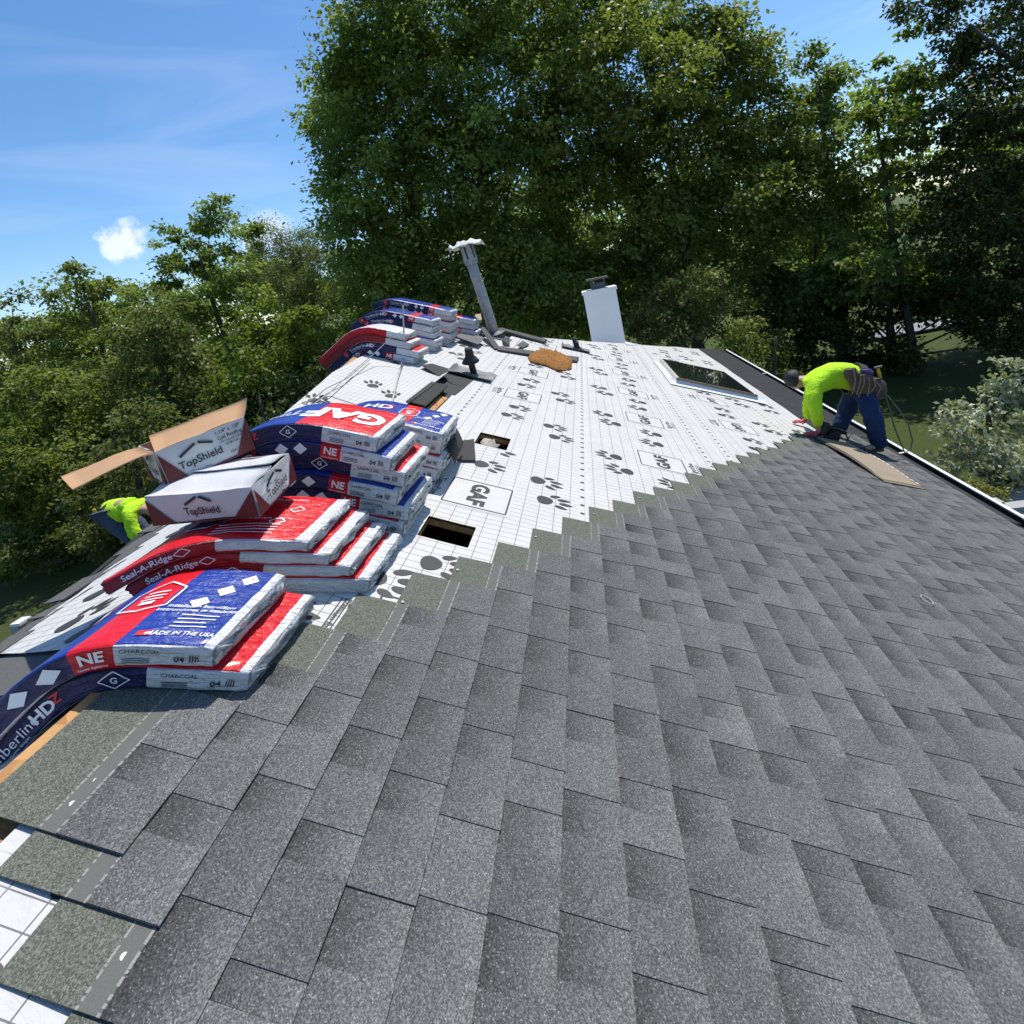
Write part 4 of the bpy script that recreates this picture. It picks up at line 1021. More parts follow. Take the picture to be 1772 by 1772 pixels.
def skylight():
    va, vb, ua, ub = 2.58, 3.66, 7.20, 8.75; root = empty('skylight', P(va, ua)); tag(root, 'flush skylight with dark glass reflecting the trees and a pale frame', 'skylight')
    t = NT('skylight_glass'); t.base((.012, .016, .016), .03, 0, .9); G_ = t.m
    FR = simple('pale_skylight_frame', (.52, .51, .47), .45, var=.2, scale=5)
    for a, b, c, d in ((va, vb, ua, ua + .07), (va, vb, ub - .07, ub), (va, va + .07, ua + .07, ub - .07), (vb - .07, vb, ua + .07, ub - .07)):
        mb = MB(); mb.slab([P(a, c, .0), P(b, c, .0), P(b, d, .0), P(a, d, .0)], NN, .085); adopt(mb.build('frame', FR), root)
    mb = MB(); mb.slab([P(va + .03, ua + .03, .080), P(vb - .03, ua + .03, .080), P(vb - .03, ub - .03, .080), P(va + .03, ub - .03, .080)], NN, .012); adopt(mb.build('pane', G_), root)
    for a, b, c, d in ((va - .10, vb + .12, ua - .17, ua), (va - .10, va, ua, ub + .06)):
        V = [P(a + (b - a) * i / 8, c + (d - c) * j / 4, .012 + hs(a + (b - a) * i / 8, c + (d - c) * j / 4) + .006 + (.05 if (j == 4 and c < ua) else 0)) for j in range(5) for i in range(9)]
        adopt(mesh_obj('flashing_sheet', V, [(j * 9 + i, j * 9 + i + 1, (j + 1) * 9 + i + 1, (j + 1) * 9 + i) for j in range(4) for i in range(8)], WHITE, smooth=True), root)
    mb = MB(); mb.slab([P(va - .01, ua - .02, .060), P(vb + .01, ua - .02, .060), P(vb + .01, ua - .004, .060), P(va - .01, ua - .004, .060)], NN, .03); adopt(mb.build('glazing_strip', simple('bronze_strip', (.16, .12, .08), .5)), root)
skylight()
def foam():
    pl = [(860, 1040), (905, 1016), (950, 1005), (1030, 1015), (1100, 1030), (1200, 1075), (1195, 1130), (1090, 1145), (1010, 1108), (880, 1080)]
    q = []
    for x, y in pl:
        dd = ray(720 + x * .2257, 380 + y * .2257); t_ = (.05 - CAM @ NN) / (dd @ NN); p = CAM + dd * t_; q.append((p @ DN, p[1]))
    q = np.array(q); c = q.mean(0); n = len(q); V = []; R_ = 18; K = 110
    def rim(a): x = a * n; i = int(x) % n; f = x - int(x); return q[i] * (1 - f) + q[(i + 1) % n] * f
    for side_ in (0, 1):
        for r_ in range(R_ + 1):
            for k in range(K):
                p = c + (rim(k / K) - c) * (r_ / R_); e = 1 - (r_ / R_) ** 6
                h = .022 if side_ == 0 else .03 + .075 * e + .022 * nz3(p[0] * 14, p[1] * 9) + .03 * nz3(p[0] * 37, p[1] * 31) + .02 * nz3(p[0] * 90, p[1] * 70)
                V.append(P(p[0], p[1], h))
    ring = (R_ + 1) * K; fs = []
    for r_ in range(R_):
        for k in range(K):
            a, b = r_ * K + k, r_ * K + (k + 1) % K; fs += [(a, a + K, b + K, b), (ring + a, ring + b, ring + b + K, ring + a + K)]
    for k in range(K): a, b = R_ * K + k, R_ * K + (k + 1) % K; fs.append((a, ring + a, ring + b, b))
    tag(mesh_obj('foam_slab', V, [f[::-1] for f in fs], mat_foam(), smooth=True), 'rough lump of orange brown foam lying on the white sheet', 'foam')
foam()
def slabthing(name, label, cat, poly, th, m, group=None, up=NN):
    mb = MB(); mb.slab([np.asarray(p) for p in poly], up, th); return tag(mb.build(name, m), label, cat, group)
def fr_px(px, py, h): dd = ray(px, py); return CAM + dd * ((h - CAM @ NN) / (dd @ NN))
g = 'scrap flashing lying near the flue'
DG2 = simple('dark_flashing', (.055, .056, .058), .6, var=.4, scale=10)
slabthing('flashing_strip', 'long dark metal strip running right from the flue', 'flashing', [fr_px(858, 571, .05), fr_px(868, 570, .05), fr_px(947, 590, .03), fr_px(940, 594, .03)], .03, DG2, g)
slabthing('flashing_strip', 'dark metal strip half hidden under the orange foam', 'flashing', [fr_px(860, 601, .026), fr_px(1002, 620, .026), fr_px(998, 627, .026), fr_px(860, 607, .026)], .02, DG2, g)
slabthing('flashing_strip', 'dark metal strip leaning down from the scrap heap towards the foam strip', 'flashing', [fr_px(826, 563, .16), fr_px(835, 563, .16), fr_px(865, 603, .03), fr_px(856, 605, .03)], .012, DG2, g)
slabthing('flashing_sheet', 'grey square of sheet metal propped at the front of the scrap heap', 'flashing', [fr_px(788, 583, .09), fr_px(805, 573, .10), fr_px(838, 585, .10), fr_px(828, 597, .07)], .008, DARKG, g)
slabthing('flashing_sheet', 'dark bent flashing at the left end of the scrap heap', 'flashing', [fr_px(780, 566, .13), fr_px(805, 571, .13), fr_px(825, 555, .17), fr_px(822, 548, .19), fr_px(795, 560, .16)], .010, DG2, g)
slabthing('flashing_sheet', 'upright dark offcut at the top of the scrap heap', 'flashing', [fr_px(808, 551, .20), fr_px(826, 555, .20), fr_px(828, 564, .14), fr_px(810, 562, .14)], .014, DG2, g)
slabthing('wood_block', 'small pale wood block on top of the scrap heap', 'wood block', [fr_px(821, 549, .20), fr_px(831, 548, .20), fr_px(833, 558, .15), fr_px(824, 560, .15)], .05, simple('pale_wood', (.38, .30, .20), .8))
slabthing('flashing_sheet', 'small bent grey scrap standing right of the flue foot', 'flashing', [fr_px(868, 588, .10), fr_px(882, 584, .10), fr_px(882, 599, .02), fr_px(870, 598, .02)], .01, DARKG, g)
slabthing('flashing_sheet', 'small folded grey tile of metal on the sheet below the long strip', 'flashing', [fr_px(894, 598, .06), fr_px(905, 590, .06), fr_px(916, 597, .03), fr_px(904, 602, .03)], .008, DARKG, g)
slabthing('felt_scrap', 'flat black felt scrap lying right of the pile behind the tall one', 'felt', [fr_px(795, 764, .02), fr_px(820, 761, .02), fr_px(823, 798, .02), fr_px(790, 797, .02)], .006, BLACKM)
mb = MB(); V = []
for k in range(10):
    a = k / 9; p0 = fr_px(778 + 24 * a, 732 + 34 * a * a, .02 + .17 * math.sin(math.pi * (.15 + .7 * a)))
    V += [p0, p0 + np.array([.02, -.30, -.02])]
o = mesh_obj('felt_scrap', V, [(2 * k, 2 * k + 1, 2 * k + 3, 2 * k + 2) for k in range(9)], BLACKM, smooth=True); md = o.modifiers.new('s', 'SOLIDIFY'); md.thickness = .006
tag(o, 'curled black felt scrap leaning on the pile behind the tall one', 'felt')
# crumpled insulation seen in the farther opening
rng = random.Random(4); V = []; R_, K = 8, 16
for j in range(R_ + 1):
    for k in range(K):
        th_ = math.pi * j / R_; a = 2 * math.pi * k / K; rr = 1 + .5 * nz3(math.cos(a) * 2, math.sin(a) * 2, th_ * 2)
        V.append(P(.60 + .06 * math.sin(th_) * math.cos(a) * rr, 3.385 + .075 * math.sin(th_) * math.sin(a) * rr, -.03 + .05 * math.cos(th_) * rr))
tag(mesh_obj('insulation_tuft', V, [(j * K + k, j * K + (k + 1) % K, (j + 1) * K + (k + 1) % K, (j + 1) * K + k) for j in range(R_) for k in range(K)], simple('grey_insulation', (.40, .36, .31), .95, var=.4, scale=30, bump=1, bscale=40), smooth=True), 'grey tuft of insulation poking out of the farther roof opening', 'insulation')
# rope hanging over the loose sheet, thin lines trailing left
def rope(label, pts, r_, m=ROPE, name='rope'):
    mb = MB(); mb.tube(pts, r_, 6); tag(mb.build(name, m, smooth=True), label, 'rope')
rope('pale rope dropping from the far pile across the loose sheet', [fr_px(697, 529, .62), fr_px(699, 575, .35), fr_px(700, 605, .12), fr_px(697, 625, .04), fr_px(688, 655, .035), fr_px(680, 690, .035), fr_px(672, 712, .035), fr_px(668, 735, .03)], .008)
rope('thin grey line trailing left from the pale rope over the sheet edge', [fr_px(700, 573, .36), fr_px(680, 580, .30), fr_px(650, 610, .14), fr_px(610, 643, .06), fr_px(570, 680, .05), fr_px(520, 715, .04), fr_px(490, 738, .03)], .0045, simple('grey_line', (.30, .31, .29), .7))
rope('second thin grey line lying along the sheet edge', [fr_px(640, 622, .05), fr_px(600, 655, .05), fr_px(565, 672, .05), fr_px(528, 700, .04)], .0045, simple('grey_line', (.30, .31, .29), .7))
mb = MB(); mb.tube([P(2.98 + .022 * math.cos(a), 2.59 + .034 * math.sin(a), .04) for a in np.linspace(0, 2 * math.pi, 22)], .0018, 6, cap=False); tag(mb.build('wire_ring', ROPE), 'small pale ring of wire lying on the grey shingles', 'wire')

# loose shingles turned face down beside the kneeling worker
TAN = NT('sanded_shingle_back'); co = TAN.coord(); gr_ = TAN.noise(co, 260, 3, .7)
TAN.base(TAN.mix(TAN.noise(co, 7, 5), TAN.mix(gr_, (.12, .09, .06), (.38, .30, .21)), TAN.mix(gr_, (.17, .13, .09), (.46, .38, .28))), .9); TAN.bump(gr_, .5, .002); TAN = TAN.m
nm_ = ['lowest', 'second lowest', 'middle', 'second highest', 'topmost']
for k in range(5):
    V = []; a0 = np.array([3.74 + .012 * math.sin(k * 2.1), 5.56 + .02 * math.cos(k * 1.7)]); ax = _n([.115 + .01 * math.sin(k), -1.0]); sx = np.array([-ax[1], ax[0]])
    for side_ in (0, 1):
        for j in range(13):
            for i in range(5):
                p = a0 + ax * 1.02 * j / 12 + sx * .345 * i / 4 * 1.0
                e = j / 12; h = .030 + k * .0058 + .02 * math.sin(math.pi * e) ** 2 - .012 * (e > .85) * k * .2
                V.append(P(p[0], p[1], h + (.0042 if side_ else 0)))
    ring = 65; fs = []; mi = []
    for j in range(12):
        for i in range(4):
            a = j * 5 + i; fs += [(a, a + 1, a + 6, a + 5), (ring + a, ring + a + 5, ring + a + 6, ring + a + 1)]; mi += [1, 0]
    bd = list(range(5)) + [j * 5 + 4 for j in range(1, 13)] + [60 + i for i in range(3, -1, -1)] + [j * 5 for j in range(11, 0, -1)]
    for i in range(len(bd)): a, b = bd[i], bd[(i + 1) % len(bd)]; fs.append((a, ring + a, ring + b, b)); mi.append(1)
    o = mesh_obj('loose_shingle', V, [f[::-1] for f in fs], [TAN, BLACKM], None, mi)
    tag(o, f'{nm_[k]} of the loose shingles lying tan side up by the worker in green', 'shingle', 'loose shingles in a small stack')
    if k == 4:
        mb = MB()
        for q in range(16): p = a0 + ax * (.05 + q * .062) + sx * (.33); mb.box(P(p[0], p[1], .030 + .0232 + .0046 + .02 * math.sin(math.pi * (.05 + q * .062)) ** 2), [DN, YV, NN], [.006, .018, .0008])
        tag(mb.build('release_tape', INKW, o), kind='stuff')

# ------------------------------------------------------------------ people
def skin_mesh(verts, edges, radii, root=0, sub=2):
    me = bpy.data.meshes.new('sk'); me.from_pydata([tuple(map(float, v)) for v in verts], edges, [])
    ob = bpy.data.objects.new('sk', me); COL.objects.link(ob)
    md = ob.modifiers.new('skin', 'SKIN'); md.use_smooth_shade = True; md.branch_smoothing = .6
    for i, r_ in enumerate(radii): me.skin_vertices[0].data[i].radius = (r_, r_) if not hasattr(r_, '__len__') else r_
    for i in range(len(verts)): me.skin_vertices[0].data[i].use_root = (i == root)
    s_ = ob.modifiers.new('sub', 'SUBSURF'); s_.levels = sub; s_.render_levels = sub
    dg = bpy.context.evaluated_depsgraph_get(); m2 = bpy.data.meshes.new_from_object(ob.evaluated_get(dg))
    bpy.data.objects.remove(ob); bpy.data.meshes.remove(me); return m2
def skin_obj(name, J, E_, Rr, mat, parent=None, root=None, sub=2, noise_=0.0):
    keys = list(J); idx = {k: i for i, k in enumerate(keys)}
    me = skin_mesh([J[k] for k in keys], [(idx[a], idx[b]) for a, b in E_], [Rr[k] for k in keys], idx[root or keys[0]], sub); me.name = name
    me.materials.clear(); me.materials.append(mat)
    if noise_:
        nrm = [v.normal.copy() for v in me.vertices]
        for v, nn_ in zip(me.vertices, nrm):
            c = v.co; v.co = c + nn_ * noise_ * (1.3 * mnoise.noise(Vector((c.x * 10, c.y * 10, c.z * 26))) + .8 * mnoise.noise(Vector((c.x * 40, c.y * 24, c.z * 24))))
    for p in me.polygons: p.use_smooth = True
    return link(bpy.data.objects.new(name, me), parent)
SKIN = simple('skin', (.42, .24, .17), .55, var=.12, scale=20); GLOVE = simple('red_palm_glove', (.45, .06, .07), .6, var=.4, scale=40)
HIVIS = mat_fabric('hi_vis_shirt', (.50, .85, .03), .25, 16); DENIM = mat_fabric('denim', (.022, .045, .115), .45, 22, .9); LEATHER = simple('brown_leather', (.085, .058, .042), .6, var=.6, scale=26, bump=.6, bscale=40)
HAIR = simple('black_hair', (.008, .007, .007), .6, var=.4, scale=60, bump=.8, bscale=120); BOOT = simple('dark_boot', (.035, .03, .028), .7, var=.3); PURPLE = simple('purple_pouch', (.07, .04, .16), .7)

def hand(J, E_, Rr, key, wrist, palm_dir, finger_dir, spread, up):
    """palm, four fingers and a thumb growing from the wrist"""
    pd, fd, sp, up = _n(palm_dir), _n(finger_dir), _n(spread), _n(up)
    J[key + 'palm'] = wrist + pd * .05; E_.append((key, key + 'palm')); Rr[key + 'palm'] = (.030, .020)
    J[key + 'kn'] = wrist + pd * .085; E_.append((key + 'palm', key + 'kn')); Rr[key + 'kn'] = (.030, .017)
    for i, (o, ln) in enumerate(((-.030, .062), (-.010, .074), (.010, .070), (.029, .054))):
        a, b, c = f'{key}f{i}a', f'{key}f{i}b', f'{key}f{i}c'; base = wrist + pd * .092 + sp * o
        J[a] = base; J[b] = base + fd * ln * .55 + up * .008; J[c] = base + fd * ln - up * .012
        E_ += [(key + 'kn', a), (a, b), (b, c)]; Rr[a] = .0095; Rr[b] = .0088; Rr[c] = .0072
    a, b = key + 'ta', key + 'tb'; J[a] = wrist + pd * .045 - sp * .042; J[b] = wrist + pd * .085 - sp * .062 - up * .01
    E_ += [(key + 'palm', a), (a, b)]; Rr[a] = .0115; Rr[b] = .009

def hair_cap(head, neck, body):
    """short hair: a rough shell over the top and back of the skull"""
    ax = _n(head - neck); back = _n(ZV - ax * (ZV @ ax)); sd_ = np.cross(ax, back); V = []; n1, n2 = 24, 14
    for j in range(n2):
        for i in range(n1):
            a = 2 * math.pi * i / n1; t_ = math.pi * j / (n2 - 1) * .57; d = ax * math.cos(t_) + (back * math.cos(a) + sd_ * math.sin(a)) * math.sin(t_)
            q = head + back * .022 + ax * .012 + d * np.array([1, 1, 1]) * (.100 + .010 * nz3(*(d * 5)) + .006 * nz3(*(d * 17)))
            V.append(q)
    fs = [(j * n1 + i, j * n1 + (i + 1) % n1, (j + 1) * n1 + (i + 1) % n1, (j + 1) * n1 + i) for j in range(n2 - 1) for i in range(n1)] + [tuple(range((n2 - 1) * n1, n2 * n1))]
    mesh_obj('hair', V, fs, HAIR, body, smooth=True)
def worker_right():
    g_ = at
    hip = g_(1487, 660, 5.80); hipN = g_(1493, 672, 5.68); hipF = g_(1478, 676, 5.94)
    kneN = g_(1512, 728, 5.50); ankN = P(4.36, 5.56, .11); kneF = g_(1462, 718, 5.98); ankF = P(4.12, 5.93, .10)
    mid = g_(1446, 645, 5.82); chest = g_(1412, 655, 5.84); neck = g_(1392, 661, 5.85); head = g_(1375, 659, 5.86)
    shN = g_(1404, 674, 5.66); shF = g_(1404, 668, 5.99); elN = g_(1412, 708, 5.58); wrN = P(3.80, 5.66, .095); elF = g_(1398, 705, 6.12); wrF = P(3.92, 6.22, .085)
    J = dict(hip=hip, mid=mid, chest=chest, neck=neck, skull=head, chin=head + np.array([-.03, -.01, -.085]), shN=shN, elN=elN, wN=wrN, shF=shF, elF=elF, wF=wrF, hN=hipN, kN=kneN, aN=ankN, hF=hipF, kF=kneF, aF=ankF)
    J['toeN'] = P(4.20, 5.52, .05); J['toeF'] = P(3.96, 5.90, .05)
    E_ = [('hip', 'mid'), ('mid', 'chest'), ('chest', 'neck'), ('neck', 'skull'), ('skull', 'chin'), ('chest', 'shN'), ('shN', 'elN'), ('elN', 'wN'), ('chest', 'shF'), ('shF', 'elF'), ('elF', 'wF'), ('hip', 'hN'), ('hN', 'kN'), ('kN', 'aN'), ('aN', 'toeN'), ('hip', 'hF'), ('hF', 'kF'), ('kF', 'aF'), ('aF', 'toeF')]
    Rr = dict(hip=.12, mid=.125, chest=.095, neck=.052, skull=.092, chin=.062, shN=.045, elN=.042, wN=.027, shF=.045, elF=.038, wF=.027, hN=.085, kN=.058, aN=.040, hF=.085, kF=.058, aF=.040, toeN=.032, toeF=.032)
    hand(J, E_, Rr, 'wN', wrN, -DN * .9 - NN * .45, -DN * 1.0 - NN * .35, YV, NN); hand(J, E_, Rr, 'wF', wrF, -DN * .9 - NN * .4, -DN - NN * .3, YV, NN)
    body = skin_obj('person', J, E_, Rr, SKIN, root='hip')
    tag(body, 'worker in lime green shirt, jeans and tool belt bending at the right eave', 'person')
    k = lambda *ks: {a: J[a] for a in ks}
    J2 = k('hip', 'mid', 'chest', 'neck', 'shN', 'elN', 'wN', 'shF', 'elF', 'wF'); J2['neck'] = chest + (neck - chest) * 1.05
    J2['wN'] = elN + (wrN - elN) * .72; J2['wF'] = elF + (wrF - elF) * .85; J2['hem'] = hip + (hip - mid) * .35; J2['b1'] = (hip + mid) / 2 + ZV * .02
    skin_obj('shirt', J2, [('b1', 'hip'), ('hip', 'hem'), ('b1', 'mid'), ('mid', 'chest'), ('chest', 'neck'), ('chest', 'shN'), ('shN', 'elN'), ('elN', 'wN'), ('chest', 'shF'), ('shF', 'elF'), ('elF', 'wF')], dict(b1=.155, hip=.15, hem=.13, mid=.19, chest=.185, neck=.085, shN=.098, elN=.072, wN=.050, shF=.07, elF=.062, wF=.050), HIVIS, body, root='chest', noise_=.012)
    J3 = k('hip', 'hN', 'kN', 'aN', 'hF', 'kF', 'aF'); J3['seat'] = hip + np.array([.07, 0, .0]); J3['cN'] = J3['aN'] + (kneN - ankN) * .12
    skin_obj('jeans', J3, [('hip', 'seat'), ('hip', 'hN'), ('hN', 'kN'), ('kN', 'cN'), ('cN', 'aN'), ('hip', 'hF'), ('hF', 'kF'), ('kF', 'aF')], dict(hip=.155, seat=.14, hN=.125, kN=.090, cN=.080, aN=.084, hF=.12, kF=.088, aF=.080), DENIM, body, root='hip', noise_=.012)
    for s_, (a, t_) in dict(N=(ankN, J['toeN']), F=(ankF, J['toeF'])).items():
        heel = a + (a - t_) * .35 * [1, 1, 0] - NN * .05
        skin_obj('boot', dict(a=a + ZV * .03, h=heel, m=(a + t_) / 2 - NN * .03, t=t_ + (t_ - a) * .25 - NN * .012), [('a', 'm'), ('m', 'h'), ('m', 't')], dict(a=.052, h=.042, m=.048, t=.040), BOOT, body)
    hair_cap(head, neck, body)
    for s_ in ('N', 'F'):   # gloved hands: red palms
        J4 = {q: J[q] for q in J if q.startswith('w' + s_)}; E4 = [e for e in E_ if e[0].startswith('w' + s_) and e[1].startswith('w' + s_)]
        R4 = {q: (tuple(x * 1.14 for x in Rr[q]) if hasattr(Rr[q], '__len__') else Rr[q] * 1.14) for q in J4}
        skin_obj('glove', J4, E4, R4, GLOVE, body, root='w' + s_ + 'palm')
    # belt with pouches, a hammer and a coil of green line
    ax = _n(hip - mid); c = hip + ax * -.05; sx = _n(np.cross(ax, ZV)); sy = np.cross(sx, ax)
    mb = MB(); ring = [c + (sx * math.cos(a) * .182 + sy * math.sin(a) * .172) for a in np.linspace(0, 2 * math.pi, 25)]
    for w_ in (-.03, -.015, 0, .015, .03): mb.tube([p + ax * w_ for p in ring], .0125, 6, cap=False)
    mb.build('tool_belt', BLACKM, body, smooth=True)
    def pouch(nm, px, py, Y, w, h, d, m, seed):
        o_ = g_(px, py, Y); V = []; n1, n2 = 10, 9
        for j in range(n2):
            for i in range(n1):
                a = 2 * math.pi * i / n1; t_ = j / (n2 - 1); bul = .75 + .45 * math.sin(math.pi * min(1, t_ * .9 + .1)) + .14 * nz3(math.cos(a) * 2 + seed, math.sin(a) * 2, t_ * 5)
                V.append(o_ + XV * math.cos(a) * w * bul + YV * math.sin(a) * d * bul + ZV * (h * (.5 - t_)) + XV * .35 * h * (.5 - t_) * -.4)
        fs = [(j * n1 + i, j * n1 + (i + 1) % n1, (j + 1) * n1 + (i + 1) % n1, (j + 1) * n1 + i) for j in range(n2 - 1) for i in range(n1)] + [tuple(range(n1)), tuple(range((n2 - 1) * n1, n2 * n1))[::-1]]
        mesh_obj(nm, V, fs, m, body, smooth=True)
    pouch('tool_pouch', 1492, 664, 5.60, .10, .20, .055, LEATHER, 1); pouch('tool_pouch', 1514, 672, 5.66, .095, .22, .06, LEATHER, 2); pouch('tool_pouch', 1474, 650, 5.58, .06, .15, .045, LEATHER, 3)
    pouch('tool_pouch', 1500, 645, 5.62, .05, .08, .05, PURPLE, 4)
    STRAP = simple('tan_strap', (.30, .20, .13), .7)
    for k_ in range(6):
        mb = MB(); x0 = 1478 + 8 * k_; jx = lambda q: 7 * nz3(k_ * 1.7, q * 2.3); mb.tube([g_(x0 + jx(1), 643 + 3 * k_ + jx(2), 5.52 + .01 * k_), g_(x0 + 3 + jx(3), 660 + 2 * k_, 5.50 + .01 * k_), g_(x0 - 4 + jx(4) * 1.6, 682 + k_ + jx(5), 5.54 + .01 * k_)], .0055, 5); mb.build('pouch_strap', STRAP, body)
    YEL = simple('yellow_handle', (.75, .42, .04), .5)
    mb = MB(); mb.tube([g_(1519, 637, 5.7), g_(1521, 645, 5.7), g_(1525, 660, 5.7)], [.014, .018, .013], 8); mb.build('hammer_handle', YEL, body)
    mb = MB(); mb.tube([g_(1513, 637, 5.7), g_(1526, 634, 5.7)], .014, 8); mb.build('hammer_head', DARKG, body)
    mb = MB(); mb.tube([g_(1531, 680, 5.62), g_(1537, 700, 5.62), g_(1548, 740, 5.60), g_(1560, 770, 5.58), g_(1566, 784, 5.56), g_(1576, 776, 5.56), g_(1579, 762, 5.56), g_(1572, 735, 5.58), g_(1556, 710, 5.6), g_(1534, 682, 5.62)], .0075, 6, cap=False)
    mb.build('hanging_line', simple('green_line', (.10, .14, .09), .6), body, smooth=True)
worker_right()

def nailer():
    b = P(3.98, 5.72, .03); root = empty('nail_gun', b); tag(root, 'black pneumatic nail gun lying under the green shirted worker', 'nail gun')
    f = lambda v, u, h: P(v, u, h)
    mb = MB(); mb.tube([f(3.84, 5.70, .06), f(3.84, 5.70, .075), f(3.86, 5.71, .19), f(3.86, 5.71, .20)], [.04, .055, .055, .045], 14); adopt(mb.build('motor_housing', BLACKP, smooth=False), root)
    mb = MB(); mb.tube([f(3.86, 5.71, .16), f(3.98, 5.73, .155), f(4.10, 5.74, .13)], [.028, .022, .026], 10); adopt(mb.build('handle', BLACKP, smooth=True), root)
    mb = MB(); mb.tube([f(3.96, 5.66, .07), f(3.96, 5.78, .07)], .062, 18); adopt(mb.build('coil_magazine', BLACKP), root)
    mb = MB(); mb.box(f(3.80, 5.70, .045), [DN, YV, NN], [.022, .02, .035]); adopt(mb.build('nose', DARKG), root)
    mb = MB(); mb.tube([f(4.10, 5.74, .13), f(4.2, 5.85, .05), f(4.4, 6.2, .03), f(4.72, 6.3, .03), P(4.80, 6.2, -.05)], .008, 6); adopt(mb.build('air_hose', simple('green_line', (.10, .14, .09), .6), smooth=True), root)
nailer()

def worker_left():
    g_ = at; Y0 = 5.5
    hip = g_(192, 882, Y0); mid = hip + np.array([.24, -.04, .03]); chest = hip + np.array([.46, -.06, -.02]); neck = hip + np.array([.6, -.06, -.05]); head = hip + np.array([.73, -.06, -.09])
    sc = 1.0
    hipN = hip + np.array([.02, -.1, -.06]); hipF = hip + np.array([.02, .12, -.06])
    kneN = g_(214, 925, Y0 - .1); kneF = g_(206, 918, Y0 + .16); fN = hip + np.array([.40, -.12, -.86]); fF = hip + np.array([.30, .16, -.86])
    kneN = (hipN + fN) / 2 + np.array([.13, 0, .02]); kneF = (hipF + fF) / 2 + np.array([.13, 0, .02])
    shN = chest + np.array([0, -.17, -.02]); shF = chest + np.array([0, .17, -.02]); elN = shN + np.array([.08, -.02, -.27]); wN = elN + np.array([.10, 0, -.20]); elF = shF + np.array([.08, .02, -.27]); wF = elF + np.array([.1, 0, -.2])
    J = dict(hip=hip, mid=mid, chest=chest, neck=neck, skull=head, chin=head + np.array([.05, 0, -.08]), shN=shN, elN=elN, wN=wN, shF=shF, elF=elF, wF=wF, hN=hipN, kN=kneN, aN=fN, hF=hipF, kF=kneF, aF=fF, toeN=fN + np.array([.15, 0, -.02]), toeF=fF + np.array([.15, 0, -.02]))
    E_ = [('hip', 'mid'), ('mid', 'chest'), ('chest', 'neck'), ('neck', 'skull'), ('skull', 'chin'), ('chest', 'shN'), ('shN', 'elN'), ('elN', 'wN'), ('chest', 'shF'), ('shF', 'elF'), ('elF', 'wF'), ('hip', 'hN'), ('hN', 'kN'), ('kN', 'aN'), ('aN', 'toeN'), ('hip', 'hF'), ('hF', 'kF'), ('kF', 'aF'), ('aF', 'toeF')]
    Rr = dict(hip=.115, mid=.12, chest=.095, neck=.05, skull=.092, chin=.06, shN=.045, elN=.042, wN=.028, shF=.06, elF=.042, wF=.028, hN=.085, kN=.058, aN=.042, hF=.085, kF=.058, aF=.042, toeN=.034, toeF=.034)
    hand(J, E_, Rr, 'wN', wN, np.array([.6, 0, -.8]), np.array([.8, 0, -.6]), YV, XV); hand(J, E_, Rr, 'wF', wF, np.array([.6, 0, -.8]), np.array([.8, 0, -.6]), YV, XV)
    body = skin_obj('person', J, E_, Rr, SKIN, root='hip'); tag(body, 'worker in lime green shirt bent over behind the nail cartons at the rear eave', 'person')
    JJ = {q: J[q] for q in ('hip', 'mid', 'chest', 'shN', 'elN', 'wN', 'shF', 'elF', 'wF')}; JJ['nk'] = chest + (neck - chest) * .7; JJ['hem'] = hip + (hip - mid) * .12; JJ['dr'] = mid + np.array([.02, -.10, -.19])
    skin_obj('shirt', JJ, [('mid', 'hip'), ('hip', 'hem'), ('mid', 'chest'), ('chest', 'nk'), ('mid', 'dr'), ('chest', 'shN'), ('shN', 'elN'), ('elN', 'wN'), ('chest', 'shF'), ('shF', 'elF'), ('elF', 'wF')], dict(hip=.165, hem=.15, mid=.17, chest=.16, nk=.08, dr=.05, shN=.09, elN=.068, wN=.046, shF=.09, elF=.068, wF=.046), HIVIS, body, root='mid', noise_=.012)
    JP = {q: J[q] for q in ('hip', 'hN', 'kN', 'aN', 'hF', 'kF', 'aF')}
    skin_obj('jeans', JP, [('hip', 'hN'), ('hN', 'kN'), ('kN', 'aN'), ('hip', 'hF'), ('hF', 'kF'), ('kF', 'aF')], dict(hip=.14, hN=.11, kN=.08, aN=.07, hF=.11, kF=.08, aF=.07), mat_fabric('faded_denim', (.075, .10, .15), .45, 22, .9), body, root='hip', noise_=.01)
    hair_cap(head, neck, body)
    for a, t_ in ((J['aN'], J['toeN']), (J['aF'], J['toeF'])):
        skin_obj('boot', dict(a=a, m=(a + t_) / 2 - ZV * .04, h=a - XV * .05 - ZV * .05, t=t_ - ZV * .02 + XV * .05), [('a', 'm'), ('m', 'h'), ('m', 't')], dict(a=.05, m=.05, h=.043, t=.04), BOOT, body)
    mb = MB(); 
    c = hip + (hip - mid) * .02; ax = _n(_n(hip - mid) * .6 + ZV * .6); sx = _n(np.cross(ax, ZV)); sy = np.cross(sx, ax)
    for w_ in (-.02, 0, .02): mb.tube([c + ax * w_ + (sx * math.cos(a) * .135 + sy * math.sin(a) * .13) for a in np.linspace(0, 2 * math.pi, 21)], .013, 6, cap=False)
    mb.build('tool_belt', LEATHER, body, smooth=True)
    fm = (fN + fF) / 2 + np.array([.05, 0, -.115]); sc_ = empty('scaffold', (fm[0], fm[1], GZ)); tag(sc_, 'plank scaffold outside the rear eave, under the worker by the nail cartons', 'scaffold')
    pk = MB(); pk.box(fm, [XV, YV, ZV], [.18, 1.3, .02]); adopt(pk.build('plank', simple('pale_wood', (.38, .30, .20), .8)), sc_)
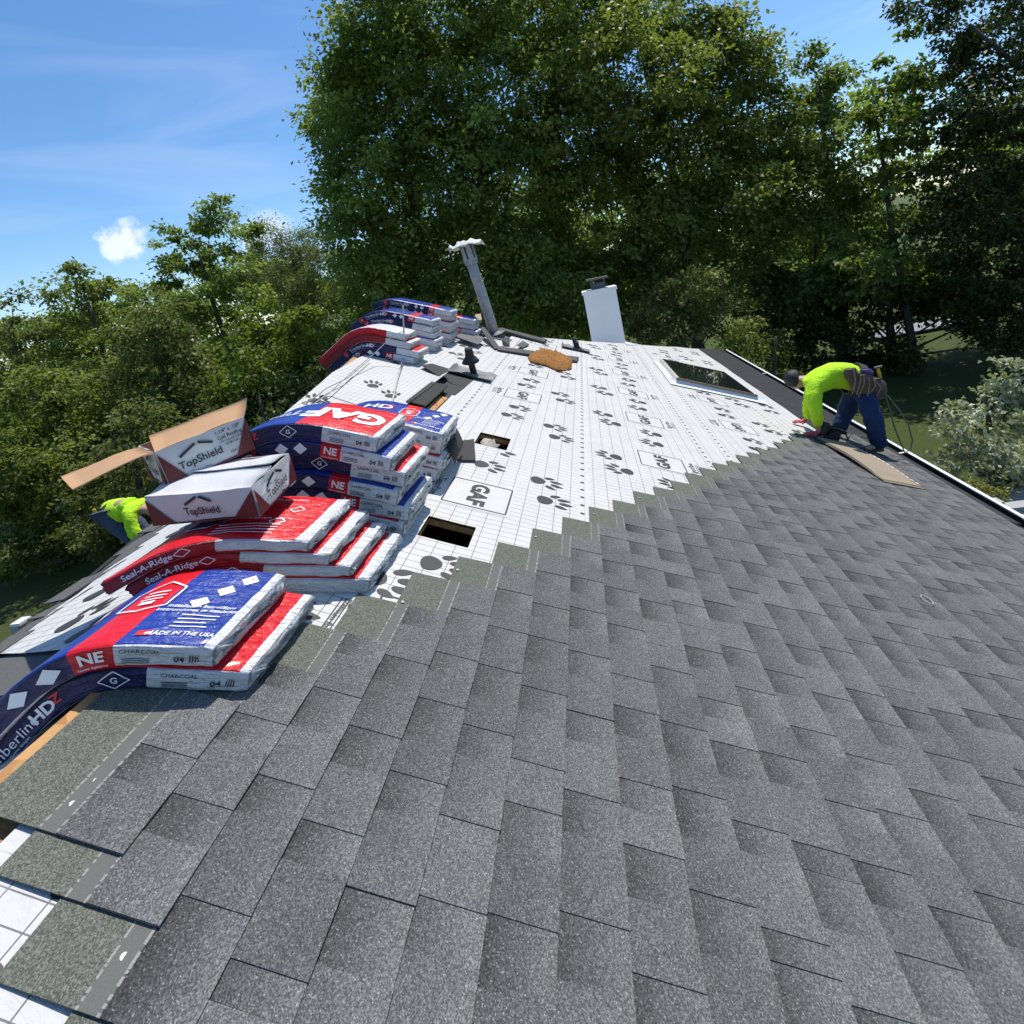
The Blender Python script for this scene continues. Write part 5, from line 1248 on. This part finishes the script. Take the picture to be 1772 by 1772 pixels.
    for sx_ in (-.14, .14):
        for sy_ in (-1.1, 1.1):
            pk = MB(); pk.tube([[fm[0] + sx_ * 1.5, fm[1] + sy_, GZ - .1], [fm[0] + sx_, fm[1] + sy_, fm[2] - .02]], .025, 10); adopt(pk.build('leg', GALV), sc_)
    for sy_ in (-1.1, 1.1):
        pk = MB(); pk.tube([[fm[0] - .2, fm[1] + sy_, fm[2] - .04], [fm[0] + .2, fm[1] + sy_, fm[2] - .04]], .022, 8); adopt(pk.build('crossbar', GALV), sc_)
    mb = MB(); q = c + ax * .05 - YV * .15; mb.box(q - ZV * .08, [XV, YV, ZV], [.045, .03, .06]); mb.build('tool_pouch', LEATHER, body)
    mb = MB(); mb.tube([q + ax * .05 + ZV * .02, q + ax * .06 - ZV * .14], .018, 8); mb.build('hammer_handle', simple('yellow_handle', (.75, .42, .04), .5), body)
worker_left()

# ------------------------------------------------------------------ trees, shrubs and the neighbourhood
def quads(name, Q, mats, tint, parent=None):
    n = len(Q); me = bpy.data.meshes.new(name)
    me.vertices.add(n * 4); me.loops.add(n * 4); me.polygons.add(n)
    me.vertices.foreach_set('co', Q.reshape(-1).astype(np.float32))
    me.loops.foreach_set('vertex_index', np.arange(n * 4, dtype=np.int32))
    me.polygons.foreach_set('loop_start', np.arange(0, n * 4, 4, dtype=np.int32))
    me.materials.append(mats)
    a = me.attributes.new('tint', 'FLOAT', 'FACE'); a.data.foreach_set('value', tint.astype(np.float32))
    me.update(calc_edges=True)
    return link(bpy.data.objects.new(name, me), parent)
def leaves(rs, lobes, leaf, cov, Ymax, gap=.15, clump=.42, droop=.25, flat=.65, shell=.45):
    """leaf-sized faces in clumps through the volume of each lobe (x, y, z, r)"""
    QS, TS, CL = [], [], []
    for (x, y, z, r_) in lobes:
        area = math.pi * r_ * r_; la = .5 * leaf[0] * leaf[1]
        n = int(cov * area / la * 1.0); nc = max(6, int(n / 62))
        d = rs.normal(size=(nc, 3)); d /= np.linalg.norm(d, axis=1)[:, None]
        rr = r_ * (shell + (1 - shell) * rs.random(nc) ** .6) * (1 + .16 * rs.normal(size=nc).clip(-1.5, 1.8))
        c = np.array([x, y, z]) + d * rr[:, None] * [1, 1, .92]
        c = c[rs.random(nc) > gap]; nc = len(c); 
        if nc == 0: continue
        CL.append(c[::9])
        per = np.maximum(8, (n / nc * rs.uniform(.5, 1.5, nc))).astype(int); ci = np.repeat(np.arange(nc), per); m = len(ci)
        cr = clump * rs.uniform(.6, 1.35, nc)
        off = rs.normal(size=(m, 3)) * (cr[ci] * .55)[:, None] * [1, 1, flat]
        p = c[ci] + off
        out = _nn(off + .25 * (c[ci] - np.array([x, y, z])) / max(r_, .1) + rs.normal(size=(m, 3)) * .12 + [0, 0, -droop * .3])
        dr = _nn(out + rs.normal(size=(m, 3)) * .5 + [0, 0, -droop])
        nr = _nn(rs.normal(size=(m, 3)) * .75 + [0, 0, .75] + .4 * out); sd = _nn(np.cross(dr, nr)); nr = np.cross(sd, dr)
        sc = rs.uniform(.65, 1.35, m)[:, None]; l, w = leaf[0] * sc, leaf[1] * sc
        Q = np.stack([p - dr * l * .5, p + sd * w * .5 + nr * w * .18 + dr * l * .05, p + dr * l * .5 - nr * l * .12, p - sd * w * .5 + nr * w * .18 + dr * l * .05], axis=1)
        QS.append(Q); ct = rs.random(nc) ** 1.7
        TS.append((.78 * ct[ci] + .26 * rs.random(m)).clip(0, 1))
    return np.concatenate(QS), np.concatenate(TS), np.concatenate(CL)
def _nn(a): return a / (np.linalg.norm(a, axis=1)[:, None] + 1e-9)
def tree(name, label, cat, group, lobes_px, Y, leafm, leaf=(.16, .085), cov=2.6, seed=0, gap=.15, clump=.42, trunk=.3, base=None, dY=1.2, limbs=True, shell=.45, trunks=1, twig=True):
    rs = np.random.RandomState(seed); rg = random.Random(seed); lobes = []
    for (px, py, rp) in lobes_px:
        yy = Y + rg.uniform(-dY, dY); p = at(px, py, yy); dep = (RC.T @ (p - CAM))[2]; lobes.append((p[0], p[1], p[2], rp * dep / F))
    A = np.array(lobes); cx, cy = A[:, 0].mean(), A[:, 1].mean()
    low = A[A[:, 2].argsort()][:max(1, len(A) // 3)]
    b = np.array([cx if base is None else base, cy, GZ - .05])
    root = empty(name, b); tag(root, label, cat, group)
    Q, T_, cl = leaves(rs, lobes, leaf, cov, Y, gap, clump, shell=shell)
    o = adopt(quads('crown', Q, leafm, T_), root); 
    mb = MB(); topz = A[:, 2].max()
    for tk in range(trunks):
        bb = b + np.array([rg.uniform(-1, 1), rg.uniform(-1, 1), 0]) * (.0 if trunks == 1 else .6)
        tp = np.array([cx + rg.uniform(-.5, .5), cy, GZ + (topz - GZ) * .92]); k = 9; pts = []
        for i in range(k):
            f = i / (k - 1); pts.append(bb + (tp - bb) * f + np.array([nz3(f * 3, seed + tk), nz3(f * 3, seed + 9.1 + tk), 0]) * .35 * trunk * 4 * math.sin(math.pi * f))
        rads = [trunk * (1.25 - f if f < .1 else (1.1 - f)) * .9 + .02 for f in np.linspace(0, 1, k)]
        mb.tube(pts, rads, 10)
        pa = np.array(pts)
        for (x, y, z, r_) in lobes:
            j = int(min(k - 2, max(1, (z - r_ * .9 - GZ) / (topz - GZ) * (k - 1)))); s_ = pa[j]; e = np.array([x, y, z]); m1 = s_ * .5 + e * .5 + np.array([rg.uniform(-.3, .3), rg.uniform(-.3, .3), rg.uniform(-.1, .4)]) * r_ * .5
            r0 = max(.02, trunk * .26 * (1 - j / k)); mb.tube([s_, m1, e], [r0, r0 * .65, r0 * .3], 6)
            if twig and limbs:
                near = cl[np.linalg.norm(cl - e, axis=1) < r_ * 1.15]
                for c_ in near[:int(9)]: mb.tube([m1 * .35 + e * .65, (e + c_) / 2 + np.array([0, 0, .06 * r_]), c_], [r0 * .35, r0 * .22, .006], 4, cap=False)
    adopt(mb.build('trunk', mat_bark(), smooth=True), root)
    return root
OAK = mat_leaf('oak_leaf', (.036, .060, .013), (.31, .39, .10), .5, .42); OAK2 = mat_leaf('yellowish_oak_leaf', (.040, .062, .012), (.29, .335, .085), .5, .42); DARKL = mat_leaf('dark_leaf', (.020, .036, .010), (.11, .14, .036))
BRIGHT = mat_leaf('bright_leaf', (.052, .085, .012), (.21, .27, .042), .5, .42); OLIVE = mat_leaf('olive_leaf', (.042, .058, .016), (.24, .265, .09), .5, .40); FEATH = mat_leaf('feathery_leaf', (.055, .072, .03), (.22, .25, .11), .5, .42)
VARI = mat_leaf('silvery_leaf', (.14, .17, .08), (.66, .68, .50), .45, .2); YELG = mat_leaf('yellow_green_leaf', (.10, .11, .012), (.26, .25, .04))
gt = 'trees behind the roof'; gl = 'trees along the left side'; gs = 'shrubs beyond the right eave'
tree('oak_tree', 'largest broad oak rising behind the flue and the far piles', 'tree', gt, [(655, 40, 95), (760, -10, 140), (900, 0, 140), (615, 120, 75), (590, 170, 60), (700, 170, 130), (850, 170, 150), (575, 215, 45), (640, 270, 95), (570, 300, 32), (760, 330, 140), (890, 340, 140), (610, 350, 55), (640, 420, 85), (700, 480, 100), (820, 500, 120), (930, 500, 110), (640, 500, 60)], 19.5, OAK, (.185, .10), 3.6, 1, .10, .55, .3, dY=1.6)
tree('oak_tree', 'yellowish green oak behind the white chimney', 'tree', gt, [(1010, 30, 120), (1110, 10, 95), (1080, 160, 135), (990, 240, 110), (1200, 110, 95), (1170, 260, 130), (1030, 380, 120), (1180, 420, 120), (1270, 100, 70), (1315, 120, 55), (1290, 240, 100), (1290, 370, 105), (1100, 500, 90), (1000, 520, 80), (1230, 50, 40)], 20.5, OAK2, (.185, .10), 3.5, 2, .12, .55, .26, dY=1.6)
tree('poplar_tree', 'narrow upright tree top standing right of the yellowish oak', 'tree', gt, [(1405, 95, 28), (1412, 140, 38), (1452, 140, 26), (1440, 190, 45), (1400, 230, 60), (1445, 270, 65), (1390, 330, 80), (1450, 380, 80), (1400, 450, 90), (1370, 520, 70)], 21, OAK, (.17, .09), 3.2, 3, .15, .42, .25)
tree('maple_tree', 'loose maple with sky showing through, between the poplar and the dark right tree', 'tree', gt, [(1560, 105, 45), (1525, 160, 45), (1590, 150, 55), (1505, 210, 40), (1560, 230, 60), (1520, 300, 60), (1600, 260, 55), (1490, 380, 60), (1570, 370, 60), (1500, 470, 80), (1590, 480, 70)], 18.5, OAK, (.19, .11), 2.7, 4, .22, .4, .12)
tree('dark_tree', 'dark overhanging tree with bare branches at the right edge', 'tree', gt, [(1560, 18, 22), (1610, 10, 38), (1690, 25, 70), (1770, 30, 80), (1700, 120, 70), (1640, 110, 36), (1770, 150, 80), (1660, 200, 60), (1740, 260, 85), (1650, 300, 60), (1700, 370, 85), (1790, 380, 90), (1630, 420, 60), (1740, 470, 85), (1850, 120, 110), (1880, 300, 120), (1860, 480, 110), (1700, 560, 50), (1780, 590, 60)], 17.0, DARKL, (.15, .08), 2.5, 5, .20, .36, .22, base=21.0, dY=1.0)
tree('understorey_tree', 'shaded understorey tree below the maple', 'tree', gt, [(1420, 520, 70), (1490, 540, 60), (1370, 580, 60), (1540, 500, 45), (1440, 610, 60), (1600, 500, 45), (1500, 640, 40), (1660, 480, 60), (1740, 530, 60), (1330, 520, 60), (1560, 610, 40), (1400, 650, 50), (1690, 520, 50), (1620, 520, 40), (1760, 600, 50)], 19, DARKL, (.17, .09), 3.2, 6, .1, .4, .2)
tree('shrub', 'tall pale green shrub behind the far hip, right of the chimney', 'shrub', gs, [(1140, 530, 45), (1200, 515, 55), (1250, 550, 50), (1180, 570, 50), (1120, 570, 35)], 15.5, OLIVE, (.12, .06), 2.6, 7, .1, .3, .12)
tree('shrub', 'low green shrub behind the corner of the gutter', 'shrub', gs, [(1290, 585, 38), (1330, 615, 38), (1270, 610, 30), (1360, 645, 30)], 15.0, OAK2, (.11, .055), 2.6, 8, .1, .28, .1)
tree('shrub', 'silvery leaved shrub beyond the gutter at the right edge', 'shrub', gs, [(1740, 690, 50), (1765, 655, 40), (1690, 740, 48), (1750, 770, 68), (1685, 800, 52), (1740, 840, 55), (1645, 738, 26), (1790, 720, 60), (1800, 840, 60), (1660, 775, 34), (1635, 715, 14)], 8.6, VARI, (.085, .05), 2.6, 9, .12, .16, .06, dY=.5)
tree('shrub', 'small yellow green bush just outside the gutter below the silvery shrub', 'shrub', gs, [(1690, 850, 16), (1712, 858, 18), (1702, 868, 18), (1722, 868, 12)], 7.4, YELG, (.05, .02), 2.6, 10, .05, .09, .03, dY=.2)
tree('tall_tree', 'tall open crowned tree behind the rounded bush on the left', 'tree', gl, [(375, 375, 42), (330, 395, 42), (405, 415, 50), (300, 430, 30), (360, 450, 60), (330, 500, 55), (420, 500, 60), (390, 560, 60), (300, 480, 35)], 22, OAK, (.20, .11), 2.0, 11, .34, .4, .22)
tree('feathery_tree', 'feathery pale green trees left of the big oak', 'tree', gl, [(470, 415, 35), (520, 430, 42), (450, 470, 40), (555, 400, 26), (560, 470, 45), (500, 500, 55), (545, 530, 45), (590, 500, 35)], 26, FEATH, (.14, .045), 1.8, 12, .25, .5, .18, trunks=3)
tree('leafy_tree', 'leafy tree with a domed top second from the left edge', 'tree', gl, [(125, 480, 28), (160, 500, 36), (100, 500, 22), (150, 550, 45), (200, 560, 38), (120, 580, 40), (180, 620, 55), (240, 520, 26), (235, 580, 40)], 20, OAK2, (.19, .10), 2.6, 13, .25, .42, .2)
tree('sparse_tree', 'thin leaning tree with bare twigs at the far left edge', 'tree', gl, [(20, 520, 24), (50, 570, 36), (10, 590, 32), (80, 620, 40), (30, 650, 45), (-20, 560, 40)], 18, OLIVE, (.16, .08), 1.8, 14, .4, .4, .14)
tree('round_tree', 'rounded bright green tree left of the far piles', 'tree', gl, [(470, 560, 48), (530, 570, 45), (425, 590, 45), (500, 610, 55), (560, 610, 40), (440, 640, 60), (530, 660, 55), (400, 660, 40)], 13.5, BRIGHT, (.14, .08), 3.0, 15, .08, .32, .16)
tree('olive_tree', 'brownish green tree with a dark trunk in the middle of the left hedge', 'tree', gl, [(285, 545, 40), (250, 590, 50), (320, 600, 55), (270, 650, 65), (340, 680, 60), (210, 660, 50), (290, 730, 70), (370, 730, 50)], 14.5, OLIVE, (.135, .07), 2.8, 16, .18, .36, .16)
tree('hedge_tree', 'dense dark green tree at the left edge above the lawn', 'tree', gl, [(60, 700, 60), (130, 690, 60), (20, 770, 60), (100, 790, 80), (170, 770, 65), (50, 870, 80), (140, 880, 80), (20, 940, 60), (-40, 820, 80), (100, 960, 60)], 12.5, OAK2, (.13, .07), 3.0, 17, .12, .3, .2)
tree('hedge_tree', 'dense olive tree behind the worker at the cartons', 'tree', gl, [(230, 750, 60), (200, 840, 70), (260, 830, 70), (180, 920, 60), (320, 790, 60), (250, 910, 60), (330, 850, 60)], 11.5, OLIVE, (.125, .065), 3.0, 18, .12, .3, .18)
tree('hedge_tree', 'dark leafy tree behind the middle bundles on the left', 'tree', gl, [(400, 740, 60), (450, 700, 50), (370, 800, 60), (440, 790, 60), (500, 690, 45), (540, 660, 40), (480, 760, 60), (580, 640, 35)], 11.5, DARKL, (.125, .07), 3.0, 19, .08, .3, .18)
# far woods that close the view below the tree tops
rs = np.random.RandomState(77); LB = []
for k in range(90):
    x = -1500 + k * 52 + rs.uniform(-30, 30); px = x; hy = 463 - .205 * (px - 1005); yy = 48 + rs.uniform(-6, 14)
    if 1480 < px < 1690: continue
    p = at(px, hy, yy) if -300 < px < 2100 else None
    if p is None: continue
    dep = (RC.T @ (p - CAM))[2]; r_ = rs.uniform(3.2, 5.2)
    LB.append((p[0], p[1], p[2] + rs.uniform(-1.5, 2.0), r_)); LB.append((p[0] + rs.uniform(-2, 2), p[1] - 2, p[2] - 5, r_ * 1.1)); LB.append((p[0] + rs.uniform(-2, 2), p[1] + 2, p[2] + 4 + rs.uniform(0, 2), r_ * .9))
Q, T_, _c = leaves(rs, LB, (.5, .27), 1.9, 50, .08, 1.1)
o = quads('distant_wood', Q, OAK, T_); tag(o, 'band of woodland far behind the gardens', 'woods', kind='stuff')

# neighbour's house glimpsed under the maple on the right
def neighbour():
    c = atz(1585, 588, GZ + .6); Yh = 44.0; c = at(1590, 575, Yh); root = empty('neighbour_house', (c[0], c[1], GZ)); tag(root, 'brick house with grey roof glimpsed through the trees on the right', 'house')
    BRK = simple('brick_wall', (.20, .085, .065), .85, var=.3, scale=12); ROOFM = simple('grey_roof', (.26, .26, .28), .8, var=.2, scale=3)
    z0 = GZ; zt = c[2] + .3; w, d = 5.6, 3.4
    mb = MB(); mb.box([c[0], c[1] + d, (z0 + zt) / 2], [XV, YV, ZV], [w, d, (zt - z0) / 2]); adopt(mb.build('wall', BRK), root)
    mb = MB(); mb.add([(c[0] - w - .4, c[1] - .4, zt), (c[0] + w + .4, c[1] - .4, zt), (c[0] + w + .4, c[1] + d, zt + 2.0), (c[0] - w - .4, c[1] + d, zt + 2.0), (c[0] - w - .4, c[1] + 2 * d + .4, zt), (c[0] + w + .4, c[1] + 2 * d + .4, zt)], [(0, 1, 2, 3), (3, 2, 5, 4), (0, 3, 4), (1, 5, 2)]); adopt(mb.build('roof', ROOFM), root)
    t = NT('window_glass'); t.base((.03, .04, .05), .08); 
    for k in (-3.4, 0, 3.4):
        mb = MB(); mb.box([c[0] + k, c[1] - .03, zt - 1.2], [XV, YV, ZV], [.6, .04, .7]); wf = adopt(mb.build('window_frame', WHITE), root)
        mb = MB(); mb.box([c[0] + k, c[1] - .08, zt - 1.2], [XV, YV, ZV], [.5, .02, .6]); adopt(mb.build('pane', t.m), root)
neighbour()
p0 = atz(1500, 612, GZ + .1); 
dr = [atz(1490, 575, GZ + .10), atz(1500, 590, GZ + .10), atz(1670, 560, GZ + .10), atz(1660, 545, GZ + .10)]
mb = MB(); mb.slab(dr, ZV, .05); tag(mb.build('driveway', simple('pale_asphalt', (.22, .22, .23), .9)), 'pale driveway across the garden on the right', 'driveway', kind='structure')
# deck railing outside the eave, at the right edge
def railing():
    a = at(1722, 880, 6.2); b = at(1800, 868, 6.2); b[2] = a[2]; root = empty('deck_railing', (a[0], a[1], a[2])); tag(root, 'grey deck railing with balusters below the gutter at the right edge', 'railing')
    RM = simple('weathered_white_rail', (.33, .33, .34), .7, var=.15); d = _n(b - a); L_ = 2.6
    mb = MB(); mb.box(a + d * L_ / 2, [d, np.cross(ZV, d), ZV], [L_ / 2, .07, .02]); adopt(mb.build('top_rail', RM), root)
    mb = MB(); mb.box(a + d * L_ / 2 - ZV * .9, [d, np.cross(ZV, d), ZV], [L_ / 2, .03, .03]); adopt(mb.build('bottom_rail', RM), root)
    for k in range(17): mb = MB(); mb.box(a + d * (.08 + k * .15) - ZV * .46, [d, np.cross(ZV, d), ZV], [.02, .02, .435]); adopt(mb.build('baluster', RM), root)
    for k in (0, 1): mb = MB(); mb.box(a + d * (L_ * k) - ZV * .75, [d, np.cross(ZV, d), ZV], [.06, .06, .85]); adopt(mb.build('post', RM), root)
    mb = MB(); mb.slab([a + [0, -.6, -1.05], a + d * L_ + [0, -.6, -1.05], a + d * L_ + [0, 2.2, -1.05], a + [0, 2.2, -1.05]], ZV, .05); adopt(mb.build('deck_floor', RM), root)
railing()
# short white post on the left lawn with a green hose
pb = at(40, 1118, 4.2); pt_ = at(37, 1077, 4.2); root = empty('yard_post', pb - ZV * 2.0); tag(root, 'short grey post with white cap standing on the left lawn', 'post')
mb = MB(); mb.box((pb + pt_) / 2 - ZV * .9, [XV, YV, ZV], [.05, .05, (pt_ - pb)[2] / 2 + .9]); adopt(mb.build('shaft', simple('grey_post', (.35, .35, .34), .7)), root)
mb = MB(); mb.box(pt_ + ZV * .01, [XV, YV, ZV], [.06, .06, .015]); adopt(mb.build('cap', WHITE), root)

for o in list(bpy.data.objects):
    if o.type == 'MESH' and o.name.split('.')[0] in ('printed_pattern', 'print_panel'): o['kind'] = 'stuff'

#print('tris', sum(len(o.data.polygons) * 2 for o in bpy.data.objects if o.type == 'MESH'))
